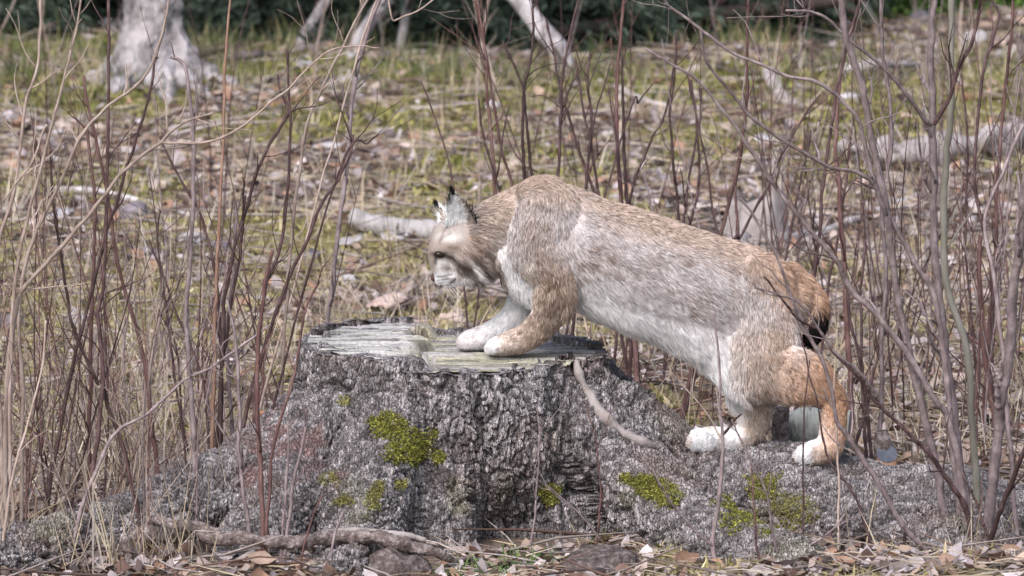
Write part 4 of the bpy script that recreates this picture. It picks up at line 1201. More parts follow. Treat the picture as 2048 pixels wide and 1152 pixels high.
shrub('sapling', 'slender reddish twig standing before the dark hollow of the stump', 'sapling', None, [
    ([(1190, 1120), (1200, 1020), (1196, 900), (1170, 800)], -.4, -.4, 3.5, 1.5, 'twig_red', dict(tw=1)),
    ([(1200, 1080), (1150, 1020), (1090, 970)], -.4, -.42, 3, 1.5, 'twig_grey', dict(tw=1, **B))])
shrub('sapling', 'pale thin twig before the centre of the stump', 'sapling', None, [
    ([(1060, 1090), (1075, 980), (1080, 880), (1078, 830)], -.3, -.3, 3, 1.5, 'twig_grey', dict(tw=1))])
shrub('sapling', 'two thin grey stems in front of the left root', 'sapling', None, [
    ([(565, 1150), (575, 1060), (590, 950), (610, 860), (612, 820)], -.5, -.5, 6, 3, 'twig_grey', dict(tw=1)),
    ([(560, 1150), (570, 1000), (575, 850)], -.5, -.5, 5, 3, 'twig_grey', dict(tw=0)),
    ([(600, 1150), (620, 1050), (645, 990)], -.52, -.52, 4, 2.5, 'twig_red', dict(tw=0)),
    ([(655, 1150), (670, 1070), (690, 1020)], -.55, -.55, 4, 2.5, 'twig_grey', dict(tw=0))])
# --- dark stems behind the lynx
def Mst(label, stems, Y, name='sapling', mat='twig_dark'):
    shrub(name, label, 'sapling' if name == 'sapling' else 'shrub', 'bare stems behind the lynx', [(p, Y + dy, Y + dy + .1, r, r * .6, m, dict(tw=t)) for p, dy, r, m, t in stems])
Mst('bent thin twig rising just behind the ear tuft', [([(915, 430), (906, 350), (884, 277), (862, 211), (844, 164)], 0, 3, 'twig_dark', 0)], 1.1)
Mst('cluster of reddish stems rising behind the neck of the lynx', [
    ([(1020, 480), (994, 365), (972, 292), (957, 197)], 0, 4, 'twig_dark', 1), ([(1005, 480), (990, 375), (979, 255), (972, 164), (968, 91), (950, -20)], .05, 5, 'twig_red', 2),
    ([(1045, 460), (1023, 365), (1001, 284), (983, 182), (972, 109), (957, 36), (945, -30)], .1, 4.5, 'twig_red', 2), ([(1003, 300), (1012, 250), (1020, 210)], .1, 2.5, 'twig_dark', 0)], 1.6, 'shrub')
Mst('crossing pair of dark stems rising behind the shoulder hump', [
    ([(1058, 450), (1050, 352), (1045, 255), (1048, 175), (1059, 128), (1066, 73), (1063, -20)], 0, 5, 'twig_dark', 2), ([(1085, 450), (1066, 345), (1052, 237), (1045, 175), (1026, 120), (1008, 80)], .03, 4.5, 'twig_dark', 1)], 1.9, 'shrub')
Mst('crossing dark stems rising behind the withers', [
    ([(1112, 450), (1117, 343), (1123, 219), (1127, 146), (1143, 66), (1165, -20)], 0, 5, 'twig_dark', 2), ([(1200, 430), (1169, 328), (1139, 237), (1125, 190), (1107, 102), (1092, 36)], .05, 4.5, 'twig_dark', 2)], 2.2, 'shrub')
Mst('pair of slim dark stems rising behind the middle of the back', [
    ([(1160, 480), (1170, 375), (1179, 255), (1178, 146), (1179, 109)], 0, 5, 'twig_dark', 2), ([(1215, 480), (1198, 386), (1183, 299), (1165, 200), (1150, 117)], .05, 4.5, 'twig_dark', 1), ([(1172, 360), (1190, 230), (1220, 130)], .05, 3, 'twig_dark', 0)], 2.0, 'shrub')
Mst('thick reddish brown stem pair with side branch rising behind the loins', [
    ([(1255, 520), (1243, 405), (1234, 255), (1236, 146), (1249, -20)], 0, 7, 'twig_red', 2), ([(1256, 520), (1252, 408), (1249, 292), (1245, 182), (1243, 109)], .05, 5.5, 'twig_dark', 1), ([(1250, 500), (1263, 383), (1292, 303), (1329, 226), (1351, 128)], .1, 4.5, 'twig_dark', 1),
    ([(1249, 255), (1278, 204), (1303, 168)], 0, 3, 'twig_dark', 0), ([(1238, 330), (1226, 235), (1220, 178)], .02, 3.5, 'twig_dark', 0)], 1.8, 'shrub')
Mst('slim wavy stem right of the reddish pair', [([(1365, 500), (1354, 397), (1340, 255), (1347, 146), (1352, 60)], 0, 4.5, 'twig_dark', 1), ([(1310, 480), (1300, 400), (1285, 330)], .2, 3, 'twig_grey', 0)], 2.3)
Mst('fan of thin dark stems rising behind the rump', [
    ([(1355, 520), (1365, 445), (1378, 350), (1398, 250), (1403, 175)], 0, 4.5, 'twig_dark', 1), ([(1372, 520), (1380, 450), (1398, 360), (1393, 240), (1380, 160)], .05, 4.5, 'twig_dark', 1), ([(1440, 520), (1433, 450), (1403, 275), (1373, 150)], .1, 4, 'twig_dark', 0)], 2.2, 'shrub')
Mst('tall dark stem with rusty upper part behind the rump', [
    ([(1430, 520), (1445, 460), (1478, 320), (1493, 200), (1493, 100), (1498, -20)], 0, 6, 'twig_red', 2), ([(1480, 500), (1470, 400), (1482, 300)], .1, 5, 'twig_red', 0)], 1.7)
Mst('long diagonal dark stem leaning to the tall shrub behind the rump', [([(1460, 510), (1483, 470), (1538, 360), (1568, 300), (1618, 220), (1640, 190)], 0, 5, 'twig_dark', 1), ([(1565, 540), (1573, 505), (1603, 350), (1623, 260)], .1, 4.5, 'twig_dark', 1)], 1.5)
Mst('pair of tall dark stems rising behind the tail', [
    ([(1615, 640), (1628, 550), (1648, 375), (1668, 225), (1693, 90), (1713, 20), (1730, -40)], 0, 6, 'twig_dark', 2), ([(1695, 640), (1688, 515), (1678, 375), (1673, 250), (1680, 150)], .1, 8, 'twig_red', 2), ([(1640, 700), (1660, 560), (1688, 400), (1705, 260)], .2, 5, 'twig_dark', 1)], 1.2, 'shrub')
Mst('dark crossed stems low behind the tail, before the mossy patch', [
    ([(1740, 880), (1725, 740), (1700, 640), (1690, 560), (1660, 480)], 0, 5, 'twig_dark', 1), ([(1710, 900), (1745, 760), (1765, 660), (1780, 560)], .05, 5, 'twig_dark', 1), ([(1730, 860), (1722, 700), (1722, 590), (1730, 480)], .1, 5, 'twig_dark', 1)], .7, 'shrub')
Mst('tall dark stem near the right picture edge with thin zigzag twigs', [
    ([(1985, 700), (1983, 540), (1948, 350), (1968, 150), (1983, 85), (2000, 20)], 0, 6, 'twig_dark', 3), ([(1975, 720), (1990, 500), (1996, 330), (2010, 200), (2025, 60), (2028, -20)], .1, 6, 'twig_red', 3), ([(1950, 700), (1930, 500), (1935, 300), (1925, 150)], .2, 4, 'twig_dark', 2)], 1.3, 'shrub')
Mst('rusty upright stem behind the grey shrub, beside the pale log', [([(1985, 820), (1968, 700), (1958, 560), (1962, 470)], 0, 9, 'twig_red', 1), ([(1955, 900), (1952, 760), (1965, 620)], -.2, 6, 'twig_red', 1)], 1.2)
# --- the left thicket
shrub('shrub', 'pale beige shrub with long arching branch at the left edge', 'shrub', None, [
    ([(15, 1150), (10, 900), (20, 700), (35, 600), (60, 560), (125, 490), (200, 400), (250, 340), (320, 285), (345, 262), (380, 240), (430, 225)], -.35, -.5, 10, 4, 'twig_pale', dict(tw=3)),
    ([(320, 285), (410, 282), (480, 255), (540, 205), (580, 175), (645, 110), (700, 92), (760, 95)], -.46, -.5, 5, 2.5, 'twig_pale', dict(tw=3, **B)),
    ([(40, 1140), (45, 800), (40, 600), (70, 470), (90, 430), (130, 350), (165, 270), (215, 215), (270, 175), (310, 110), (345, -20)], -.3, -.4, 8, 4, 'twig_pale', dict(tw=3)),
    ([(5, 1000), (-5, 600), (0, 480), (30, 370), (50, 220), (75, 125), (80, -20)], -.3, -.3, 8, 5, 'twig_pale', dict(tw=2)),
    ([(30, 1150), (20, 800), (30, 560), (62, 410), (100, 260), (120, 195), (140, 115), (165, -20)], -.4, -.45, 7, 4, 'twig_pale', dict(tw=3)),
    ([(95, 250), (60, 330), (5, 400)], -.4, -.4, 4, 3, 'twig_pale', dict(tw=1, **B)),
    ([(2, 1150), (20, 980), (45, 880), (80, 760), (92, 640)], -.5, -.5, 7, 3, 'twig_pale', dict(tw=2)),
])
def Lst(label, stems, Y, name='sapling'):
    shrub(name, label, 'sapling' if name == 'sapling' else 'shrub', 'bare stems in the thicket left of the stump', [(p, Y + dy, Y + dy + .05, r, r * .55, m, dict(tw=t)) for p, dy, r, m, t in stems])
Lst('tall straight dark stem crossing the birch base at its left side', [([(150, 1130), (190, 900), (205, 760), (195, 640), (205, 576), (215, 350), (215, 200), (218, -20)], 0, 7, 'twig_dark', 3), ([(215, 800), (190, 760), (150, 660), (130, 570), (105, 400), (100, 300)], .03, 6, 'twig_dark', 2)], -.3)
Lst('red-barked slanting stem below the birch', [([(320, 1040), (310, 880), (290, 720), (245, 565), (215, 400), (190, 280), (165, 150)], 0, 7, 'twig_red', 3), ([(180, 1080), (180, 700), (190, 450), (175, 250)], .1, 7, 'twig_red', 2)], -.1)
Lst('dark hooked stem arching over in front of the birch foot', [([(390, 1000), (385, 800), (375, 700), (372, 600), (385, 400), (385, 250), (375, 150), (362, 122), (340, 114)], 0, 7, 'twig_grey', 2), ([(150, 720), (205, 500), (255, 335), (295, 210), (310, 130), (318, 112)], -.05, 5, 'twig_dark', 2), ([(370, 900), (345, 720), (330, 600), (318, 500), (319, 420)], .05, 4, 'twig_dark', 2)], -.1, 'shrub')
Lst('orange-tan straight stem right of the birch', [([(425, 900), (430, 700), (430, 576), (440, 425), (445, 300), (450, 150), (460, -20)], 0, 6, 'twig_orange', 1)], .2)
Lst('long pale beige stem leaning toward the fallen log, beside the stump', [([(560, 800), (575, 575), (595, 380), (615, 250), (655, 150), (700, 65), (745, -20)], 0, 7, 'twig_pale', 3)], .55)
Lst('pale grey stem standing behind the left rim of the stump', [([(650, 690), (655, 640), (685, 400), (705, 200), (735, 60), (775, -30)], 0, 7.5, 'twig_grey', 2), ([(735, 48), (790, 40), (840, 20), (880, -10)], -.0, 4, 'twig_pale', 1)], .95)
Lst('dark forked stem leaning right above the stump rim', [([(480, 880), (540, 660), (575, 570), (625, 450), (675, 360), (700, 310), (705, 270)], 0, 6, 'twig_dark', 3), ([(672, 365), (740, 285), (760, 270)], 0, 3.5, 'twig_dark', 1)], .15, 'shrub')
Lst('dark upright stem with side twigs between birch and fallen log', [([(505, 900), (510, 760), (530, 575), (565, 470), (580, 250), (575, 100)], 0, 6, 'twig_dark', 3), ([(440, 900), (450, 600), (490, 425), (525, 320), (570, 235), (575, 220), (560, 175), (556, 150)], .05, 5.5, 'twig_dark', 3)], .1, 'shrub')
Lst('close bundle of dark stems beside the left flank of the stump', [([(430, 930), (440, 780), (455, 640), (480, 500), (490, 390)], 0, 6, 'twig_dark', 3), ([(445, 930), (440, 700), (430, 560), (405, 440), (380, 390), (330, 300), (318, 270)], .03, 5, 'twig_dark', 3), ([(470, 920), (455, 700), (465, 560), (475, 420)], .06, 6, 'twig_grey', 2), ([(420, 920), (400, 740), (350, 620), (300, 480)], .1, 4, 'twig_dark', 3)], .2, 'shrub')
Lst('curved pale branch sweeping low across the thicket', [([(150, 1060), (200, 920), (235, 860), (290, 830), (340, 790), (370, 760), (420, 735), (470, 700), (540, 650)], 0, 5, 'twig_grey', 3)], -.4)
Lst('tall grey stem before the left root, near the bottom edge', [([(530, 1150), (525, 1000), (515, 820), (515, 700), (525, 600), (545, 500)], 0, 8, 'twig_red', 2), ([(500, 1150), (495, 1040), (480, 900), (475, 700), (455, 600)], .05, 6, 'twig_grey', 2), ([(530, 1100), (545, 900), (590, 740), (610, 620), (640, 560)], -.05, 5, 'twig_red', 2)], -.45, 'shrub')
def thicket(label, px, py, n, h, seed, mats, spread=.10, lean=.20, r=(.0018, .0034), Y=None):
    """many thin straight stems from one foot, each with fine side twigs."""
    c = G(px, py, 0.0) if Y is None else P(px, py, Y)
    b = np.array([c[0], c[1], gz1(c[0], c[1]) - .02])
    e = root('shrub', b, label, 'shrub', 'twiggy shrubs of thin stems')
    for k in range(n):
        p0 = b + np.array([random.gauss(0, spread), random.gauss(0, spread * .6), -.01])
        d = unit(np.array([random.gauss(0, lean), random.gauss(0, lean), 1.0])); pts = [p0]; H = h * random.uniform(.55, 1.1)
        for j in range(5):
            d = unit(d + RNG.normal(size=3) * .06); pts.append(pts[-1] + d * H / 5)
        q = smooth_path(np.array(pts), 22); r0 = random.uniform(*r); rr = np.linspace(r0, r0 * .35, 22) * (1 + .12 * RNG.normal(size=22).clip(-1, 1.5))
        mt = random.choice(mats)
        o = mesh_obj('stem', *tube(q, rr, 6), MATS[mt], e)
        for j in range(random.randint(2, 5)):
            i = random.randint(6, 20)
            g, _, _ = side_twig(q[i], unit(q[i + 1] - q[i - 1]), random.uniform(.05, .22), max(rr[i] * .6, .0009), mt, sides=4, kinks=3, buds=random.random() < .5)
            t = mesh_obj('twig', *g, MATS[mt], e); t.parent = o
RD = ['twig_red', 'twig_dark', 'twig_red', 'twig_dark', 'twig_grey']
thicket('twiggy reddish shrub at the left edge, lower half', 80, 1080, 12, 1.1, 1, RD)
thicket('dense reddish shrub between the left edge and the stump root', 250, 1010, 13, 1.0, 2, RD)
thicket('fine dark shrub just left of the stump', 440, 930, 11, .95, 3, RD)
thicket('fine reddish shrub behind the left thicket, below the birch', 310, 760, 10, 1.0, 4, RD)
thicket('twiggy dark shrub behind the tail', 1640, 700, 9, 1.1, 5, RD)
thicket('twiggy reddish shrub behind the grey right shrub', 1830, 760, 12, 1.2, 6, RD)
thicket('twiggy dark shrub at the right edge', 2010, 800, 12, 1.2, 7, RD)
thicket('fine shrub standing beyond the rump', 1560, 560, 9, 1.1, 8, RD, r=(.002, .0036))
thicket('fine shrub at the upper right behind the pale log', 1900, 420, 10, 1.2, 9, RD, r=(.0025, .004))
thicket('fine dark shrub beyond the withers', 1200, 520, 9, 1.2, 10, RD, r=(.002, .0036))
# --- fill: countless similar thin stems, indistinguishable from each other
def fill_stem(x, y, h, r, mat, label, cat, group, lean=.18, nt=4, tl=(.05, .22)):
    b = np.array([x, y, gz1(x, y) - .03])
    d = unit(np.array([random.gauss(0, lean), random.gauss(0, lean), 1.0]))
    pts = [b]
    for k in range(5):
        d = unit(d + RNG.normal(size=3) * .10 + np.array([0, 0, .05])); pts.append(pts[-1] + d * h / 5)
    q = smooth_path(np.array(pts), 16)
    rr = np.linspace(r, r * .35, 16)
    e = root('bare_stem', b, label, cat, group)
    mesh_obj('stem', *tube(q, rr, 5), MATS[mat], e)
    geo = []
    for k in range(nt):
        i = random.randint(4, 14)
        g, tq, dd = side_twig(q[i], unit(q[i + 1] - q[i - 1]), random.uniform(*tl), max(rr[i] * .6, .0009), mat, buds=False, sides=4, kinks=3)
        mesh_obj('twig', *g, MATS[mat], e)
def fill(n, xr, yr, hr, rr, mats, label, group, nt=4, keep=None, lean=.18):
    c = 0
    while c < n:
        y = random.uniform(*yr); x = random.uniform(*xr)
        if near_stump(np.array([x]), np.array([y]), .02)[0]: continue
        if keep and not keep(x, y): continue
        c += 1
        mt = random.choice(mats)
        fill_stem(x, y, random.uniform(*hr), random.uniform(*rr), mt, {'twig_pale': 'pale beige ', 'twig_dark': 'dark brown ', 'twig_red': 'reddish ', 'twig_grey': 'grey '}[mt] + label, 'stem', group, lean, nt)
fill(112, (-1.45, -.62), (-.45, 1.5), (.3, .95), (.0014, .0034), ['twig_pale', 'twig_dark', 'twig_red', 'twig_pale', 'twig_grey'], 'thin bare stem in the crowded thicket left of the stump', 'crowded thicket left of the stump', 5, lambda x, y: x < -.72 + .0 * y)
fill(22, (-1.5, -.7), (-.5, .3), (.15, .45), (.0014, .0026), ['twig_pale', 'twig_pale', 'twig_red', 'twig_dark'], 'short brittle twig sprouting low in the left thicket', 'low brittle twigs at left', 6, None, .4)
fill(56, (.55, 1.9), (.75, 3.5), (.35, 1.2), (.0015, .0036), ['twig_dark', 'twig_red', 'twig_grey', 'twig_dark'], 'thin bare stem between the hind legs and the grey shrub', 'thin stems behind the grey shrub', 4)
fill(24, (-.1, .75), (.95, 2.4), (.15, .5), (.002, .004), ['twig_dark', 'twig_pale', 'twig_red'], 'short bare stem under the belly line, behind the stump', 'short stems seen under the belly', 3)
fill(24, (1.0, 1.9), (-.5, .6), (.2, .8), (.0012, .003), ['twig_pale', 'twig_grey', 'twig_dark'], 'short thin twig at the foot of the grey shrub', 'twigs at the foot of the grey shrub', 5, None, .35)
fill(36, (-2.2, 2.4), (2.5, 9), (.4, 1.2), (.002, .004), ['twig_dark', 'twig_dark', 'twig_grey', 'twig_pale'], 'soft thin stem in the open ground beyond the lynx', 'thin stems beyond the lynx', 3)
fill(24, (-2.6, 2.8), (11, 15.5), (.4, 1.3), (.003, .007), ['twig_pale', 'twig_pale', 'twig_grey'], 'blurred pale stalk at the edge of the dark wood', 'pale stalks at the wood edge', 3, None, .3)
# ------------------------------------------------------------------ logs, stones, far trees
def log_thing(name, label, cat, pts, rads, mat, sides=14, n=30, ends=None, group=None, rough=.10, flat=1.0):
    p = smooth_path(np.array(pts), n)
    e = root(name, tuple(p[0]), label, cat, group)
    r = np.interp(np.linspace(0, 1, n), np.linspace(0, 1, len(rads)), rads)
    v, f = tube(p, r, sides, cap=False)
    c = np.repeat(p, sides, 0); dv = v - c
    v = c + dv * (1 + rough * 2 * fbm(v * (1.2 / max(rads)) * .5, 3, int(abs(pts[0][0]) * 100) % 50))[:, None] * np.array([1, 1, flat])
    mesh_obj('bark', v, f, MATS[mat], e)
    # end faces
    for k in (0, n - 1):
        ring = v[k * sides:(k + 1) * sides]; cc = ring.mean(0)
        vv = np.vstack([cc[None], ring * .985 + cc * .015]); ff = [(0, 1 + (j + 1) % sides, 1 + j) if k == 0 else (0, 1 + j, 1 + (j + 1) % sides) for j in range(sides)]
        mesh_obj('end_face', vv, ff, MATS[ends or 'bare_wood'], e, smooth=False)
    return e
def gp(px, py, h=0.0):
    q = G(px, py, h); return np.array([q[0], q[1], gz1(q[0], q[1]) + h])
log_thing('log', 'pale birch log with rusty broken end lying beyond the head of the lynx', 'log', [gp(708, 456, .035), gp(770, 458, .04), gp(880, 462, .04), gp(1000, 470, .04)], [.038, .040, .042, .042], 'birch_log', ends='rotten')
log_thing('log', 'long grey-white fallen log lying behind the right shrub stems', 'log', [gp(1690, 285, .08), gp(1800, 295, .10), gp(1920, 290, .10), gp(2080, 272, .10), gp(2160, 270, .10)], [.03, .045, .05, .052, .052], 'weathered', 18, 90, rough=.34)
log_thing('log', 'weathered grey log running behind the back of the lynx', 'log', [gp(1130, 440, .03), gp(1300, 448, .03), gp(1430, 456, .03), gp(1560, 462, .03)], [.03, .034, .034, .03], 'weathered', 12, 30)
log_thing('branch', 'white barked fallen branch lying in the moss at left', 'branch', [gp(110, 378, .03), gp(200, 378, .035), gp(280, 388, .03), gp(365, 408, .015)], [.012, .016, .017, .012], 'birch_log', 8)
log_thing('branch', 'thin pale branch lying right of the rump, half behind stems', 'branch', [gp(1610, 470, .02), gp(1690, 430, .03), gp(1800, 400, .04), gp(1840, 380, .05)], [.014, .016, .018, .014], 'weathered', 8)
log_thing('branch', 'greenish pale stick lying beside the tall grey stems', 'branch', [gp(1768, 395, .03), gp(1800, 398, .035), gp(1835, 390, .04)], [.014, .018, .012], 'weathered', 8)
log_thing('branch', 'blue-grey short stick lying on far grass at upper right', 'branch', [gp(1535, 165, .03), gp(1565, 195, .03), gp(1597, 222, .03)], [.03, .034, .028], 'weathered', 8)
log_thing('branch', 'rusty brown fallen branch right of the birch', 'branch', [gp(515, 195, .05), gp(550, 196, .05), gp(590, 190, .05), gp(620, 180, .06)], [.016, .018, .016, .01], 'rotten', 8)
log_thing('branch', 'dark mossy fallen stick beside the birch foot', 'branch', [gp(455, 143, .05), gp(500, 146, .05), gp(540, 138, .05)], [.018, .02, .016], 'root_bark', 8)
log_thing('branch', 'long thin dry stick behind the stump at the far slope', 'branch', [gp(1230, 180, .03), gp(1290, 205, .04), gp(1350, 215, .03)], [.014, .016, .010], 'weathered', 8)
log_thing('branch', 'pale forked driftwood-like stick lying at far right behind stems', 'branch', [gp(1690, 160, .05), gp(1750, 150, .08), gp(1840, 128, .10)], [.02, .026, .012], 'weathered', 8)
noise_mat('billet', [(.10, .10, .09), (.46, .47, .43), (.60, .61, .57)], 22, (3, .6, .6), bump=.7, bump_scale=60)
# birch piece behind the hind feet and the black mossy sapling foot
log_thing('log', 'pale birch billet seen between the hind legs', 'log', [P(1568, 858, .72), P(1610, 860, .71), P(1650, 863, .70), P(1700, 866, .69)], [.045, .05, .052, .05], 'billet', 16, rough=.2)
log_thing('stub', 'small black mossy stub standing between the hind legs', 'stub', [P(1562, 880, .62), P(1560, 850, .62), P(1564, 815, .62)], [.026, .024, .020], 'root_bark', 10, ends='root_bark')
# small cut stump with a bluish sawn face
e = root('cut_stub', gp(1772, 960), 'small cut sapling stub with bluish sawn face, right of the hind foot', 'stub')
c0, c1 = P(1774, 985, .42), P(1775, 898, .42)
nrm = unit(np.array([.05, -.75, .66])); u_ = unit(np.cross(nrm, Z1)); w_ = np.cross(nrm, u_)
an = np.linspace(0, 2 * np.pi, 20, endpoint=False); R_ = .027
topv = P(1774, 908, .42) + np.outer(np.cos(an), u_) * R_ + np.outer(np.sin(an), w_) * R_
botv = np.column_stack([topv[:, 0] * 1.0, c0[1] + (topv[:, 1] - topv[:, 1].mean()) * 1.4, np.full(20, -.05)])
mesh_obj('bark', np.vstack([botv, topv]), [(j, (j + 1) % 20, 20 + (j + 1) % 20, 20 + j) for j in range(20)], MATS['rotten'], e)
mesh_obj('sawn_face', topv + nrm * .001, [tuple(range(20))], MATS['cut_blue'], e, smooth=False)
backv, backf = tube(np.array([P(1768, 985, .45), P(1768, 900, .45), P(1762, 862, .45)]), [.030, .026, .017], 10)
mesh_obj('splinter', backv, backf, MATS['root_bark'], e)
# weathered broken stump behind the rump
def lumpy(name, label, cat, c, rx, ry, rz, mat, seed=0, group=None, facets=.35, sq=1.0):
    v, f = ellipsoid(np.zeros(3), [X1, Y1, Z1], 16, 10)
    n = unit(v)
    d = 1 + facets * fbm(n * 1.7 + seed * 3.3, 3, seed)
    v = n * d[:, None]
    v[:, 2] = np.where(v[:, 2] < -.5, -.5 + (v[:, 2] + .5) * .3, v[:, 2])
    v = v * np.array([rx, ry, rz]) + np.array([c[0], c[1], c[2] + rz * .35])
    o = mesh_obj(name, v, f, MATS[mat])
    return setp(o, label, cat, group)
e = root('broken_stump', gp(1510, 470), 'weathered grey broken stump standing beyond the rump of the lynx', 'tree stump')
b = gp(1512, 472)
an = np.linspace(0, 2 * np.pi, 26, endpoint=False)
rows = []
for z, r in [(-.05, .14), (.03, .115), (.08, .10), (.13, .09), (.17, .075)]:
    jag = .07 * np.maximum(0, fbm(np.column_stack([np.cos(an) * 3, np.sin(an) * 3]), 3, 4)) * (z > .1)
    rows.append(np.column_stack([b[0] + r * 1.1 * np.cos(an) * (1 + .15 * np.sin(3 * an)), b[1] + r * np.sin(an), b[2] + z + jag]))
vv = np.vstack(rows); ff = [(k * 26 + j, k * 26 + (j + 1) % 26, (k + 1) * 26 + (j + 1) % 26, (k + 1) * 26 + j) for k in range(4) for j in range(26)] + [tuple(4 * 26 + j for j in range(26))]
mesh_obj('trunk', vv, ff, MATS['bare_wood'], e)
for k, (q0, q1) in enumerate([((1545, 470), (1620, 448)), ((1485, 470), (1440, 478))]):
    v, f = tube(smooth_path(np.array([gp(q0[0], q0[1], .03), gp((q0[0] + q1[0]) / 2, (q0[1] + q1[1]) / 2, .03), gp(q1[0], q1[1], .0)]), 10), np.linspace(.04, .012, 10), 8)
    mesh_obj('root', v, f, MATS['weathered'], e)

# stones and flakes traced one by one
def flake(label, cat, px, py, w, h, mat, seed, tilt=.22, name=None):
    """thin curled scrap of bark leaning on the litter."""
    c = gp(px, py); m = mpp(c[1]); W, H = w * m / 2, h * m * 1.6
    nx_, ny_ = 7, 5; V = []
    for i in range(ny_):
        for j in range(nx_):
            a, b = j / (nx_ - 1) * 2 - 1, i / (ny_ - 1) * 2 - 1
            rr_ = 1 - .25 * (abs(a) ** 3) * abs(b) - .12 * vnoise(np.array([[a * 2 + seed, b * 2, 0]]), seed)[0]
            V.append([a * W * rr_, b * H * rr_ * math.cos(tilt), .018 + H * math.sin(tilt) * (b + 1) * .7 + W * .22 * (1 - a * a) * math.sin(seed) + .006 * vnoise(np.array([[a * 3, b * 3, seed]]), 5)[0]])
    V = np.array(V)
    th_ = math.sin(seed * 7.1) * .5
    x = V[:, 0] * math.cos(th_) - V[:, 1] * math.sin(th_); y = V[:, 0] * math.sin(th_) + V[:, 1] * math.cos(th_)
    V = np.column_stack([x + c[0], y + c[1], V[:, 2] + c[2]])
    F = [(i * nx_ + j, i * nx_ + j + 1, (i + 1) * nx_ + j + 1, (i + 1) * nx_ + j) for i in range(ny_ - 1) for j in range(nx_ - 1)]
    o = mesh_obj(name or 'bark_scrap', V, F, MATS[mat])
    so = o.modifiers.new('solid', 'SOLIDIFY'); so.thickness = .004
    return setp(o, label, cat)
